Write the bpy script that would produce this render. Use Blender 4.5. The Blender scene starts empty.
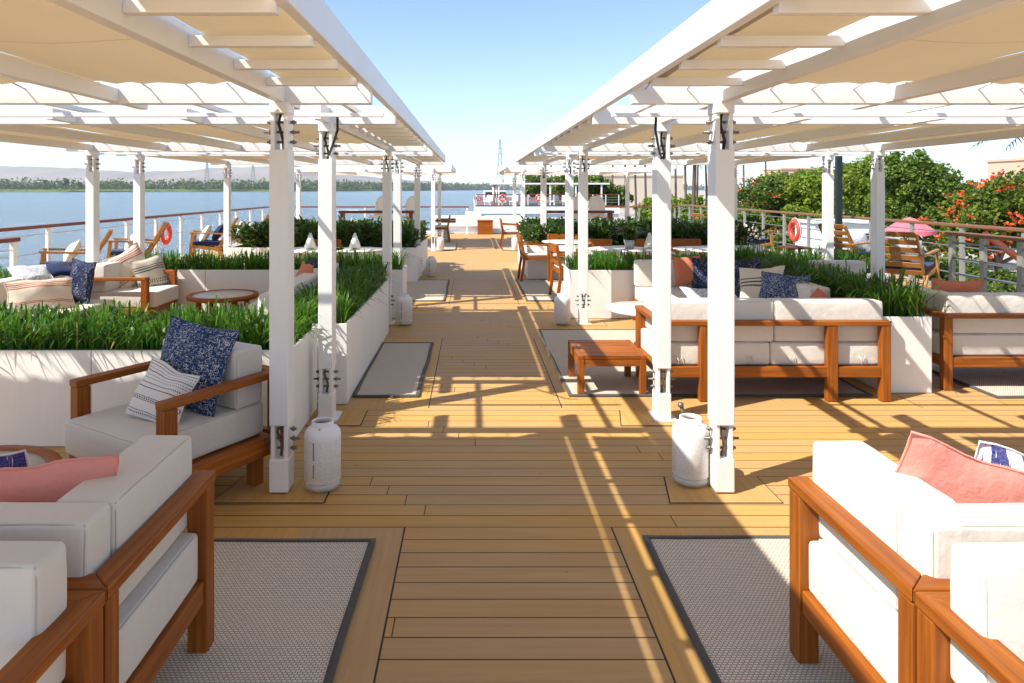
import bpy, bmesh, math, random
from mathutils import Vector, Matrix, Euler, noise
R = math.radians
rng = random.Random(7)
scene = bpy.context.scene
COL = scene.collection

# ------------------------------------------------------------------ materials
class NT:
    """small helper round a material node tree"""
    def __init__(s, name):
        s.m = bpy.data.materials.new(name); s.m.use_nodes = True
        s.t = s.m.node_tree; s.b = s.t.nodes['Principled BSDF']; s.out = s.t.nodes['Material Output']
    def n(s, typ, ins=None, **kw):
        x = s.t.nodes.new(typ)
        for k, v in kw.items(): setattr(x, k, v)
        for k, v in (ins or {}).items(): s.put(x, k, v)
        return x
    def put(s, node, key, v):
        i = node.inputs[key]
        if isinstance(v, bpy.types.NodeSocket): s.t.links.new(v, i)
        else:
            if isinstance(v, tuple) and len(v) == 3 and i.type == 'RGBA': v = v + (1,)
            i.default_value = v
    def math(s, op, a, b=None, c=None):
        x = s.t.nodes.new('ShaderNodeMath'); x.operation = op
        for k, v in enumerate((a, b, c)):
            if v is not None: s.put(x, k, v)
        return x.outputs[0]
    def mix(s, f, a, b, blend='MIX'):
        x = s.t.nodes.new('ShaderNodeMix'); x.data_type = 'RGBA'; x.blend_type = blend
        s.put(x, 0, f); s.put(x, 6, a); s.put(x, 7, b); return x.outputs[2]
    def ramp(s, f, stops):
        x = s.t.nodes.new('ShaderNodeValToRGB'); e = x.color_ramp.elements
        while len(e) < len(stops): e.new(0.5)
        for k, (p, c) in enumerate(stops): e[k].position = p; e[k].color = c + (1,) if len(c) == 3 else c
        s.put(x, 0, f); return x.outputs[0]
    def coord(s, kind='Object'): return s.n('ShaderNodeTexCoord').outputs[kind]
    def pos(s): return s.n('ShaderNodeNewGeometry').outputs['Position']
    def island(s): return s.n('ShaderNodeNewGeometry').outputs['Random Per Island']
    def mapping(s, v, scale=(1, 1, 1), rot=(0, 0, 0), loc=(0, 0, 0)):
        return s.n('ShaderNodeMapping', {'Vector': v, 'Scale': scale, 'Rotation': rot, 'Location': loc}).outputs[0]
    def noise(s, v, scale=5, detail=3, rough=.5, out=0):
        return s.n('ShaderNodeTexNoise', {'Vector': v, 'Scale': scale, 'Detail': detail, 'Roughness': rough}).outputs[out]
    def xyz(s, v): return s.n('ShaderNodeSeparateXYZ', {0: v}).outputs
    def bump(s, h, strength=.3, dist=.01):
        x = s.n('ShaderNodeBump', {'Height': h, 'Strength': strength, 'Distance': dist})
        s.put(s.b, 'Normal', x.outputs[0])
    def set(s, **kw):
        for k, v in kw.items():
            s.put(s.b, {'color': 'Base Color', 'rough': 'Roughness', 'metal': 'Metallic', 'spec': 'Specular IOR Level',
                        'trans': 'Transmission Weight', 'ior': 'IOR', 'sheen': 'Sheen Weight', 'coat': 'Coat Weight', 'alpha': 'Alpha'}[k], v)
        return s.m

def plain(name, color, rough=.5, metal=0., **kw):
    s = NT(name); nz = s.noise(s.coord(), 9, 4, .6)
    c = s.mix(s.math('MULTIPLY', nz, .22), color, tuple(x * .72 for x in color))
    return s.set(color=c, rough=rough, metal=metal, **kw)

def painted(name, color, rough=.35):
    s = NT(name); v = s.pos(); nz = s.noise(v, 3, 5, .65); n2 = s.noise(s.mapping(v, (14, 14, 2)), 2, 4, .6)
    f = s.math('MULTIPLY', s.math('MULTIPLY', nz, n2), .38)
    s.bump(s.noise(v, 60, 2), .04, .003)
    return s.set(color=s.mix(f, color, (.52, .48, .42)), rough=s.math('MULTIPLY_ADD', nz, .25, rough - .1))

def wood(name, dark, light, rough=.42, scale=1.):
    s = NT(name); uv = s.coord('UV')
    g = s.noise(s.mapping(uv, (2.2 * scale, 55 * scale, 1)), 1, 6, .62)
    w = s.noise(s.mapping(uv, (.9, 9, 1)), 1, 3, .5)
    isl = s.island()
    c = s.ramp(g, [(.28, dark), (.55, tuple((a + b) / 2 for a, b in zip(dark, light))), (.75, light)])
    c = s.mix(s.math('MULTIPLY', w, .55), c, dark)
    hs = s.n('ShaderNodeHueSaturation', {'Value': s.math('MULTIPLY_ADD', isl, .3, .86), 'Saturation': 1., 'Color': c})
    s.bump(g, .12, .002)
    return s.set(color=hs.outputs[0], rough=s.math('MULTIPLY_ADD', g, .2, rough - .04), spec=.28)

def cloth(name, color, weave=420, wr=.5, rough=.9, dark=.8):
    s = NT(name); v = s.coord()
    a = s.noise(s.mapping(v, (weave, weave * .25, weave)), 1, 2); b = s.noise(s.mapping(v, (weave * .25, weave, weave * .25)), 1, 2)
    nz = s.noise(v, 6, 4, .6)
    f = s.math('MULTIPLY', s.math('ADD', a, b), .5)
    c = s.mix(s.math('MULTIPLY', s.math('ADD', f, nz), .45), color, tuple(x * dark for x in color))
    h = s.math('ADD', s.math('MULTIPLY', f, .15), s.noise(v, 11, 3, .55))
    s.bump(h, wr, .014)
    return s.set(color=c, rough=rough, spec=.15, sheen=.15)

def leafmat(name, stops, trans=.35, rough=.45, veins=0):
    s = NT(name); isl = s.island()
    c = s.ramp(isl, stops)
    nz = s.noise(s.pos(), 1.3, 3)
    c = s.mix(s.math('MULTIPLY', nz, .35), c, tuple(x * .6 for x in stops[0][1]))
    s.set(color=c, rough=rough, spec=.35)
    t = s.n('ShaderNodeBsdfTranslucent', {'Color': s.mix(.5, c, (.25, .42, .03), 'MIX')})
    m = s.n('ShaderNodeMixShader', {0: trans, 1: s.b.outputs[0], 2: t.outputs[0]})
    s.t.links.new(m.outputs[0], s.out.inputs[0]); return s.m

M = {}
def build_materials():
    M['white'] = painted('white_paint', (.80, .79, .76))
    M['white2'] = painted('white_planter_panel', (.80, .775, .73), .5)
    M['teak'] = wood('oiled_teak', (.165, .036, .004), (.52, .175, .018))
    M['teak_y'] = wood('pale_teak', (.30, .125, .03), (.56, .28, .085))
    M['teak_d'] = wood('dark_teak', (.09, .022, .010), (.20, .055, .022))
    M['rail'] = wood('varnished_rail', (.13, .035, .018), (.28, .09, .04), .3)
    M['rail_b'] = wood('weathered_rail', (.16, .075, .035), (.30, .155, .075), .4)
    M['cream'] = cloth('cream_upholstery', (.66, .618, .545), wr=.5, dark=.88)
    M['welt'] = cloth('cushion_welt', (.50, .455, .385), dark=.86)
    M['salmon'] = cloth('salmon_linen', (.80, .30, .235), 260, .8, dark=.72)
    M['terra'] = cloth('terracotta_linen', (.58, .185, .095), 260, .7, dark=.75)
    M['navy'] = cloth('navy_canvas', (.018, .028, .085), 300, .4)
    M['offwhite'] = cloth('off_white_cotton', (.72, .68, .60), 300, .6)
    M['steel'] = plain('brushed_steel', (.55, .55, .53), .33, .9)
    M['bolt'] = plain('bolt_metal', (.20, .17, .145), .4, .6)
    M['rubber'] = plain('black_rubber', (.015, .015, .015), .5)
    M['dark'] = plain('dark_recess', (.02, .02, .02), .8)
    M['green_metal'] = plain('dark_green_paint', (.006, .013, .011), .45)
    M['grey_post'] = plain('grey_metal_post', (.30, .30, .27), .45, .3)
    M['soil'] = plain('soil', (.05, .035, .025), .95)
    M['orange'] = plain('lifebuoy_orange', (.70, .05, .035), .45)
    M['tabletop'] = plain('pale_tabletop', (.66, .63, .57), .3)
    M['stone'] = plain('grey_stone_top', (.46, .46, .45), .22)
    M['pink'] = cloth('pink_parasol_cloth', (.80, .16, .20), 60, .2)
    M['shell'] = plain('white_shell', (.72, .70, .66), .4)
    M['pink_wall'] = plain('pink_plaster', (.55, .36, .26), .9)
    M['sand_wall'] = plain('sand_plaster', (.55, .47, .37), .9)
    M['pane'] = plain('dark_window', (.03, .04, .05), .15)
    M['lattice'] = plain('galvanised_lattice', (.32, .32, .34), .6, .4)
    M['bark'] = plain('grey_bark', (.13, .10, .075), .95)
    M['palm_bark'] = plain('palm_bark', (.115, .075, .05), .95)
    M['candle'] = plain('ivory_wax', (.72, .66, .52), .6)
    s = NT('clear_glass'); M['glass'] = s.set(color=(.85, .88, .86), rough=.04, alpha=.32, spec=.8)
    # decking
    def deckmat(name, along_x):
        s = NT(name); p = s.xyz(s.pos()); X, Y = p[0], p[1]
        if not along_x: X, Y = Y, X
        PW = .114 if along_x else .30
        t = s.math('DIVIDE', s.math('ADD', Y, 50.0 + (.001 if along_x else 0)), PW)
        row = s.math('FLOOR', t); fr = s.math('FRACT', t)
        edge = s.math('ABSOLUTE', s.math('SUBTRACT', fr, .5))
        line = s.math('GREATER_THAN', edge, .5 - (.0032 / PW if along_x else .0))
        # staggered butt joints
        jt = s.math('ADD', s.math('DIVIDE', X, 2.9), s.math('MULTIPLY', row, .0365))
        jt = s.math('ADD', jt, s.math('MULTIPLY', s.math('MODULO', s.math('FLOOR', s.math('DIVIDE', row, 4)), 3), .31))
        jf = s.math('FRACT', jt); ji = s.math('FLOOR', jt)
        jl = s.math('LESS_THAN', jf, .0018)
        pid = s.n('ShaderNodeCombineXYZ', {0: row, 1: ji, 2: 3.0})
        wn = s.n('ShaderNodeTexWhiteNoise', {'Vector': pid.outputs[0]}); rnd = wn.outputs[0]
        v = s.n('ShaderNodeCombineXYZ', {0: s.math('MULTIPLY', X, 1.6), 1: s.math('MULTIPLY', Y, 38.), 2: s.math('MULTIPLY', rnd, 30)})
        g = s.noise(v.outputs[0], 1, 5, .62)
        st = s.noise(s.mapping(s.pos(), (.9, 1.3, 1)), 2.2, 5, .68)
        c = s.ramp(g, [(.2, (.44, .250, .090)), (.52, (.515, .308, .116)), (.85, (.58, .375, .155))])
        c = s.mix(s.math('MULTIPLY', st, .36), c, (.42, .232, .078))
        hs = s.n('ShaderNodeHueSaturation', {'Hue': .5, 'Saturation': s.math('MULTIPLY_ADD', rnd, .14, .95), 'Value': s.math('MULTIPLY_ADD', rnd, .14, .94), 'Color': c})
        c = hs.outputs[0]
        if along_x:
            ln = s.math('MAXIMUM', line, jl)
            c = s.mix(ln, c, (.075, .040, .020))
            s.bump(s.math('SUBTRACT', s.math('MULTIPLY', g, .12), ln), .35, .004)
        sp = s.math('GREATER_THAN', s.noise(s.pos(), 17, 2), .74)
        c = s.mix(s.math('MULTIPLY', sp, .35), c, (.16, .075, .03))
        return s.set(color=c, rough=s.math('MULTIPLY_ADD', st, .25, .42), spec=.22)
    M['plank'] = deckmat('deck_planks', True)
    M['board'] = deckmat('deck_margin_boards', False)
    M['caulk'] = plain('deck_caulking', (.03, .016, .01), .7)
    # rugs
    s = NT('woven_rug'); uv = s.coord('UV')
    uv2 = s.mapping(uv, (1, 1, 1))
    br = s.n('ShaderNodeTexBrick', {'Vector': uv2, 'Color1': (.78, .685, .545), 'Color2': (.69, .60, .475), 'Mortar': (.17, .145, .115), 'Scale': 1.0,
             'Mortar Size': .0018, 'Mortar Smooth': .4, 'Bias': 0., 'Brick Width': .017, 'Row Height': .0115})
    br.offset = .5; br.offset_frequency = 2
    big = s.noise(uv, 3, 4, .6)
    c = s.mix(s.math('MULTIPLY', big, .3), br.outputs[0], (.62, .53, .42))
    s.bump(s.math('SUBTRACT', 1.0, br.outputs['Fac']), .5, .004)
    M['rug'] = s.set(color=c, rough=.95, spec=.1)
    M['rug_edge'] = cloth('rug_binding', (.085, .075, .062), 300, .4)
    # canopy cloth
    s = NT('canopy_cloth'); v = s.coord()
    nz = s.noise(s.mapping(v, (1, .4, 1)), 5, 4, .6); w = s.noise(s.mapping(v, (300, 300, 1)), 1, 2)
    c = s.mix(s.math('MULTIPLY', nz, .3), (.50, .375, .21), (.42, .305, .16))
    c = s.mix(s.math('MULTIPLY', w, .12), c, (.40, .29, .16))
    seam = s.math('LESS_THAN', s.math('FRACT', s.math('DIVIDE', s.math('ADD', s.xyz(v)[1], 20.37), 1.13)), .012)
    c = s.mix(s.math('MULTIPLY', seam, .45), c, (.22, .155, .08))
    s.bump(s.math('ADD', s.noise(s.mapping(v, (9, 2.2, 1), (0, 0, .3)), 1, 4, .6), s.math('MULTIPLY', seam, .3)), .7, .02)
    s.set(color=c, rough=.95, spec=.05)
    t = s.n('ShaderNodeBsdfTranslucent', {'Color': s.mix(.35, c, (.60, .44, .25))})
    m = s.n('ShaderNodeMixShader', {0: .30, 1: s.b.outputs[0], 2: t.outputs[0]})
    s.t.links.new(m.outputs[0], s.out.inputs[0]); M['canopy'] = s.m
    # perforated lantern shade
    s = NT('perforated_white_metal'); uv = s.coord('UV'); z = s.xyz(s.coord())[2]
    vo = s.n('ShaderNodeTexVoronoi', {'Vector': uv, 'Scale': 1.0, 'Randomness': .35})
    vo.inputs['Vector'].default_value = (0, 0, 0); s.put(vo, 'Vector', s.mapping(uv, (150, 150, 1)))
    hole = s.math('LESS_THAN', vo.outputs['Distance'], .30)
    band = s.math('MULTIPLY', s.math('GREATER_THAN', z, .075), s.math('LESS_THAN', z, .275))
    hole = s.math('MULTIPLY', hole, band)
    s.bump(s.math('SUBTRACT', 1.0, hole), .5, .003)
    M['perf'] = s.set(color=s.mix(s.math('MULTIPLY', hole, .6), (.80, .78, .74), (.30, .28, .25)), rough=.45)
    # patterned cushions (generated coordinates of the pillow)
    def patt(name, fn, wr=.6):
        s = NT(name); g = s.coord('UV'); c = fn(s, g)
        wv = s.noise(s.mapping(s.coord(), (300, 80, 300)), 1, 2)
        s.bump(s.math('ADD', s.math('MULTIPLY', wv, .2), s.noise(s.coord(), 12, 3)), wr, .01)
        return s.set(color=c, rough=.92, spec=.12)
    def speckle(base, spot, sc=1., thr=.55):
        def f(s, g):
            a = s.noise(s.mapping(g, (16 * sc, 95 * sc, 1), (0, 0, .5)), 1, 3, .7); b = s.noise(s.mapping(g, (95 * sc, 16 * sc, 1), (0, 0, .35)), 1, 3, .7)
            big = s.noise(g, 4, 3)
            x = s.math('ADD', s.math('MAXIMUM', a, b), s.math('MULTIPLY_ADD', big, .14, -.07))
            return s.mix(s.math('GREATER_THAN', x, thr), base, spot)
        return f
    M['speckle'] = patt('navy_speckled_weave', speckle((.018, .042, .115), (.55, .57, .62), 1., .592))
    M['speckle_d'] = patt('dark_navy_floral_weave', speckle((.018, .024, .06), (.42, .43, .45), .7, .63))
    M['floral_b'] = patt('blue_floral_print', speckle((.62, .63, .64), (.05, .10, .32), .6, .585))
    def bands(base, ink, rows, dash=0., swap=False, jag=0.):
        def f(s, g):
            p = s.xyz(g); u, v = (p[1], p[0]) if swap else (p[0], p[1])
            if jag: v = s.math('ADD', v, s.math('MULTIPLY', s.math('SUBTRACT', s.noise(s.mapping(g, (60, 4, 1)), 1, 2), .5), jag))
            acc = None
            for (c0, w, d) in rows:
                k = s.math('LESS_THAN', s.math('ABSOLUTE', s.math('SUBTRACT', v, c0)), w)
                if d:
                    k = s.math('MULTIPLY', k, s.math('GREATER_THAN', s.math('FRACT', s.math('MULTIPLY', u, d)), .42))
                acc = k if acc is None else s.math('MAXIMUM', acc, k)
            nz = s.noise(g, 60, 2)
            return s.mix(s.math('MULTIPLY', acc, s.math('MULTIPLY_ADD', nz, .5, .65)), base, ink)
        return f
    M['bw'] = patt('white_cushion_black_stitch_rows', bands((.72, .70, .66), (.035, .035, .045),
        [(.08, .014, 26), (.13, .006, 0), (.30, .005, 0), (.33, .014, 20), (.36, .005, 0), (.52, .008, 0), (.60, .012, 30), (.68, .006, 34), (.73, .006, 30), (.79, .008, 0), (.84, .006, 34), (.90, .008, 30), (.95, .006, 0)]))
    M['redstripe'] = patt('cream_cushion_red_stripes', bands((.70, .62, .50), (.42, .07, .06),
        [(.72, .018, 0), (.78, .012, 0), (.84, .018, 0), (.90, .012, 0), (.22, .012, 0), (.27, .012, 0)]))
    M['greystripe'] = patt('beige_cushion_charcoal_stripes', bands((.58, .52, .43), (.03, .03, .04),
        [(.55, .018, 0), (.63, .018, 0), (.71, .014, 0), (.20, .03, 18), (.12, .03, 14)]))
    M['ikat'] = patt('white_cushion_navy_ikat', bands((.70, .68, .66), (.012, .02, .20),
        [(.08, .035, 0), (.24, .03, 7), (.40, .035, 0), (.55, .02, 9), (.68, .035, 0), (.84, .05, 4), (.95, .05, 0)], swap=True, jag=.22))
    # plants
    M['grass'] = leafmat('blade_grass', [(0, (.010, .058, .007)), (.5, (.026, .135, .012)), (.86, (.07, .235, .022)), (.95, (.15, .29, .035)), (1, (.34, .30, .11))], .42, .42)
    M['bush'] = leafmat('broad_leaf', [(0, (.012, .034, .009)), (.6, (.035, .085, .017)), (1, (.13, .19, .045))], .22, .35)
    M['variegated'] = leafmat('variegated_leaf', [(0, (.03, .10, .015)), (.55, (.08, .20, .03)), (1, (.45, .50, .25))], .3, .4)
    M['leaf_dense'] = leafmat('dense_tree_leaf', [(0, (.045, .085, .012)), (.5, (.105, .175, .02)), (1, (.24, .30, .045))], .3)
    M['leaf_yellow'] = leafmat('yellow_green_leaf', [(0, (.09, .15, .012)), (.5, (.18, .26, .02)), (1, (.33, .38, .04))], .4)
    M['leaf_dark'] = leafmat('dark_tree_leaf', [(0, (.038, .072, .012)), (.6, (.09, .145, .018)), (1, (.18, .22, .032))], .3)
    M['leaf_flame'] = leafmat('flame_tree_leaf', [(0, (.055, .105, .014)), (.5, (.13, .195, .022)), (1, (.27, .30, .04))], .35)
    M['blossom'] = leafmat('scarlet_blossom', [(0, (.62, .055, .018)), (1, (.85, .17, .05))], .25)
    M['palm_leaf'] = leafmat('palm_frond_leaf', [(0, (.035, .06, .02)), (1, (.12, .15, .05))], .25)
    M['far_leaf'] = leafmat('far_bank_leaf', [(0, (.030, .065, .014)), (.6, (.070, .125, .024)), (1, (.15, .20, .045))], .15)
    # water, land
    s = NT('river_water'); v = s.pos()
    a = s.noise(s.mapping(v, (.13, .5, 1), (0, 0, .25)), 1, 7, .68); b = s.noise(s.mapping(v, (.9, 2.2, 1), (0, 0, .2)), 1, 3, .6)
    c2 = s.noise(s.mapping(v, (.004, .03, 1)), 1, 4, .6)
    s.bump(s.math('ADD', a, s.math('MULTIPLY', b, .5)), 1., 1.1)
    M['water'] = s.set(color=s.mix(c2, (.06, .115, .165), (.11, .17, .21)), rough=.16, spec=.5)
    s = NT('sand_hills'); v = s.pos()
    a = s.noise(s.mapping(v, (.0012, .0012, .004)), 1, 7, .62)
    M['sand'] = s.set(color=s.ramp(a, [(.3, (.17, .14, .115)), (.7, (.31, .26, .21))]), rough=.95, spec=.1)
    s = NT('river_bank'); v = s.pos()
    a = s.noise(s.mapping(v, (.01, .01, 1)), 1, 5, .6)
    M['bank'] = s.set(color=s.ramp(a, [(.3, (.075, .13, .03)), (.6, (.14, .20, .05)), (.85, (.34, .28, .18))]), rough=.95, spec=.1)
    s = NT('quay_paving'); v = s.pos()
    a = s.noise(v, .25, 6, .6)
    br = s.n('ShaderNodeTexBrick', {'Vector': v, 'Color1': (.46, .42, .37), 'Color2': (.40, .37, .32), 'Mortar': (.25, .22, .19), 'Scale': 1., 'Mortar Size': .02, 'Brick Width': 1.2, 'Row Height': .6})
    M['quay'] = s.set(color=s.mix(s.math('MULTIPLY', a, .4), br.outputs[0], (.33, .28, .22)), rough=.9, spec=.2)

# ------------------------------------------------------------------ mesh builder
class MB:
    def __init__(s): s.v = []; s.f = []; s.uv = []; s.sm = []; s.mi = []
    def face(s, ids, uv=None, smooth=False, mi=0):
        s.f.append(ids); s.uv.append(uv or [(0, 0)] * len(ids)); s.sm.append(smooth); s.mi.append(mi)
    def box(s, lo, hi, mi=0, mat=None):
        c = [(lo[k] + hi[k]) / 2 for k in range(3)]; d = [hi[k] - lo[k] for k in range(3)]
        return s.obox(Vector(c), Vector((d[0], 0, 0)), Vector((0, d[1], 0)), Vector((0, 0, d[2])), mi)
    def obox(s, c, ax, ay, az, mi=0):
        b = len(s.v); A = [ax / 2, ay / 2, az / 2]; L = [ax.length, ay.length, az.length]
        lng = L.index(max(L)); off = rng.random() * 20
        sg = []
        for i in (-1, 1):
            for j in (-1, 1):
                for k in (-1, 1):
                    s.v.append(tuple(c + A[0] * i + A[1] * j + A[2] * k)); sg.append((i, j, k))
        for q, fixed in (((0, 1, 3, 2), 0), ((4, 6, 7, 5), 0), ((0, 4, 5, 1), 1), ((2, 3, 7, 6), 1), ((0, 2, 6, 4), 2), ((1, 5, 7, 3), 2)):
            a, bb = [t for t in range(3) if t != fixed]
            if a != lng and (bb == lng or L[bb] > L[a]): a, bb = bb, a
            s.face([b + t for t in q], [(sg[t][a] * L[a] / 2 + off, sg[t][bb] * L[bb] / 2 + off * .7 + fixed * .37) for t in q], False, mi)
        return s
    def bar(s, p0, p1, w, h, up=(0, 0, 1), mi=0):
        p0, p1 = Vector(p0), Vector(p1); d = p1 - p0; u = Vector(up)
        sd = d.cross(u)
        if sd.length < 1e-6: sd = d.cross(Vector((0, 1, 0)))
        sd.normalize(); uu = sd.cross(d).normalized()
        return s.obox((p0 + p1) / 2, d, sd * w, uu * h, mi)
    def prism(s, poly, z0, z1, mi=0):
        n = len(poly); b = len(s.v); off = rng.random() * 20
        e = max(((Vector(poly[(k + 1) % n]) - Vector(poly[k])) for k in range(n)), key=lambda t: t.length).normalized()
        pe = Vector((-e[1], e[0])); U = lambda p: (e[0] * p[0] + e[1] * p[1] + off, pe[0] * p[0] + pe[1] * p[1])
        for z in (z0, z1): s.v += [(p[0], p[1], z) for p in poly]
        s.face([b + n + k for k in range(n)], [U(p) for p in poly], False, mi)
        s.face([b + n - 1 - k for k in range(n)], [U(poly[n - 1 - k]) for k in range(n)], False, mi)
        for k in range(n):
            k2 = (k + 1) % n; p, q = poly[k], poly[k2]
            l = math.dist(p, q)
            if l > z1 - z0: uv = [(off, 0), (off + l, 0), (off + l, z1 - z0), (off, z1 - z0)]
            else: uv = [(0, off), (0, off + l), (z1 - z0, off + l), (z1 - z0, off)]
            s.face([b + k, b + k2, b + n + k2, b + n + k], uv, False, mi)
        return s
    def lathe(s, prof, c=(0, 0, 0), n=24, mi=0, cap=True, axis='z'):
        b = len(s.v); m = len(prof)
        for j in range(n + 1):
            a = 2 * math.pi * j / n
            if j == n: break
            for r, z in prof:
                p = (r * math.cos(a), r * math.sin(a), z)
                if axis == 'x': p = (z, r * math.cos(a), r * math.sin(a))
                if axis == 'y': p = (r * math.sin(a), z, r * math.cos(a))
                s.v.append((c[0] + p[0], c[1] + p[1], c[2] + p[2]))
        l = [0]
        for k in range(1, m): l.append(l[-1] + math.dist(prof[k], prof[k - 1]))
        rm = max(r for r, z in prof)
        for j in range(n):
            j2 = (j + 1) % n
            for k in range(m - 1):
                u0, u1 = 2 * math.pi * rm * j / n, 2 * math.pi * rm * (j + 1) / n
                s.face([b + j * m + k, b + j2 * m + k, b + j2 * m + k + 1, b + j * m + k + 1], [(u0, l[k]), (u1, l[k]), (u1, l[k + 1]), (u0, l[k + 1])], True, mi)
        if cap:
            if prof[0][0] > 1e-5: s.face([b + j * m for j in range(n)][::-1], None, False, mi)
            if prof[-1][0] > 1e-5: s.face([b + j * m + m - 1 for j in range(n)], None, False, mi)
        return s
    def tube(s, pts, r, n=8, mi=0, closed=False, r1=None):
        pts = [Vector(p) for p in pts]; b = len(s.v); m = len(pts); ref = Vector((.13, .31, .94))
        for k, p in enumerate(pts):
            d = (pts[(k + 1) % m] - pts[k - 1]) if closed else (pts[min(k + 1, m - 1)] - pts[max(k - 1, 0)])
            d.normalize(); a = d.cross(ref)
            if a.length < .05: a = d.cross(Vector((1, 0, 0)))
            a.normalize(); c = d.cross(a)
            rr = r if r1 is None else r + (r1 - r) * k / max(1, m - 1)
            for j in range(n):
                t = 2 * math.pi * j / n
                s.v.append(tuple(p + (a * math.cos(t) + c * math.sin(t)) * rr))
        for k in range(m if closed else m - 1):
            k2 = (k + 1) % m
            for j in range(n):
                j2 = (j + 1) % n
                s.face([b + k * n + j, b + k * n + j2, b + k2 * n + j2, b + k2 * n + j], [(k * .1, j * .02), (k * .1, j * .02 + .02), (k * .1 + .1, j * .02 + .02), (k * .1 + .1, j * .02)], True, mi)
        if not closed:
            s.face([b + j for j in range(n)][::-1], None, False, mi); s.face([b + (m - 1) * n + j for j in range(n)], None, False, mi)
        return s
    def rbox(s, lo, hi, r=.016, puff=.004, wob=.002, seed=0., n=(12, 8, 6), sag=0., mi=0):
        """upholstered block: rounded edges, slightly domed faces, faint unevenness"""
        lo, hi = Vector(lo), Vector(hi); c = (lo + hi) / 2; h = (hi - lo) / 2
        r = min(r, min(h) * .95); inn = Vector([h[k] - r for k in range(3)])
        idx = {}
        def mp(u):
            p = Vector([u[k] * h[k] for k in range(3)])
            q = Vector([max(-inn[k], min(inn[k], p[k])) for k in range(3)])
            d = p - q
            if d.length > 1e-9: p = q + d.normalized() * r
            for k in range(3):
                o = [t for t in range(3) if t != k]
                w = max(0, 1 - u[o[0]] ** 2) ** .5 * max(0, 1 - u[o[1]] ** 2) ** .5
                p[k] += puff * w * (1 if u[k] > .999 else -1 if u[k] < -.999 else u[k])
            if sag: p[2] -= sag * (1 - u[0] ** 2) * (1 if u[2] > 0 else 0)
            p += noise.noise_vector((p + c) * 6 + Vector((seed, seed * 2.1, 0))) * wob + noise.noise_vector((p + c) * 17 + Vector((seed, 0, seed))) * wob * .4
            return p + c
        def vid(u):
            key = tuple(round(t, 5) for t in u)
            if key not in idx: idx[key] = len(s.v); s.v.append(tuple(mp(u)))
            return idx[key]
        # sample positions concentrated at rounded rims
        def samples(k):
            t = inn[k] / h[k]; e = [1 - (1 - t) * (1 - math.tan(math.pi / 4 * q / 3)) for q in range(4)]
            e = [t + (1 - t) * q / 3 for q in range(4)]
            mid = [-t + 2 * t * q / n[k] for q in range(1, n[k])]
            return [-x for x in e[::-1]] + mid + e
        S = [samples(k) for k in range(3)]
        for k in range(3):
            a, b = (k + 1) % 3, (k + 2) % 3
            for sg in (-1, 1):
                for i in range(len(S[a]) - 1):
                    for j in range(len(S[b]) - 1):
                        q = []
                        for (ii, jj) in ((i, j), (i + 1, j), (i + 1, j + 1), (i, j + 1)):
                            u = [0, 0, 0]; u[k] = sg; u[a] = S[a][ii]; u[b] = S[b][jj]; q.append(vid(u))
                        if sg < 0: q = q[::-1]
                        if len(set(q)) == 4: s.face(q, None, True, mi)
        s._mp = mp; return s
    def seam(s, lo, hi, r=.03, axis=2, rad=.0028, seed=0., puff=.012, wob=.004, sag=0., n=10):
        """welt cords round the two faces square to one axis of the block above"""
        t = MB(); t.rbox(lo, hi, r, puff, wob, seed, (2, 2, 2), sag); mp = t._mp
        a, b = (axis + 1) % 3, (axis + 2) % 3
        for sg in (-1, 1):
            pts = []
            for (u0, v0, u1, v1) in ((-1, -1, 1, -1), (1, -1, 1, 1), (1, 1, -1, 1), (-1, 1, -1, -1)):
                for q in range(n):
                    u = [0, 0, 0]; w = q / n; u[axis] = sg; u[a] = u0 + (u1 - u0) * w; u[b] = v0 + (v1 - v0) * w
                    pts.append(mp(u))
            s.tube(pts, rad, 5, closed=True)
        return s
    def grid(s, fn, nu, nv, smooth=True, mi=0, uvs=(1, 1), flip=False):
        b = len(s.v)
        for j in range(nv + 1):
            for i in range(nu + 1): s.v.append(tuple(fn(i / nu, j / nv)))
        for j in range(nv):
            for i in range(nu):
                q = [b + j * (nu + 1) + i, b + j * (nu + 1) + i + 1, b + (j + 1) * (nu + 1) + i + 1, b + (j + 1) * (nu + 1) + i]
                uv = [(x / nu * uvs[0], y / nv * uvs[1]) for x, y in ((i, j), (i + 1, j), (i + 1, j + 1), (i, j + 1))]
                if flip: q, uv = q[::-1], uv[::-1]
                s.face(q, uv, smooth, mi)
        return s
    def build(s, name, mats, parent=None, bevel=0., seg=2, loc=None, rot=None):
        me = bpy.data.meshes.new(name); me.from_pydata(s.v, [], s.f)
        ul = me.uv_layers.new(name='UVMap')
        flat = [c for f in s.uv for t in f for c in t]
        ul.data.foreach_set('uv', flat)
        me.polygons.foreach_set('use_smooth', s.sm)
        if not isinstance(mats, (list, tuple)): mats = [mats]
        for m in mats: me.materials.append(m)
        if len(mats) > 1: me.polygons.foreach_set('material_index', s.mi)
        me.update()
        o = bpy.data.objects.new(name, me); COL.objects.link(o)
        if parent is not None: o.parent = parent
        if loc is not None: o.location = loc
        if rot is not None: o.rotation_euler = rot
        if bevel:
            b = o.modifiers.new('edge', 'BEVEL'); b.width = bevel; b.segments = seg; b.limit_method = 'ANGLE'; b.angle_limit = R(40)
            b.harden_normals = False
        return o

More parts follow.
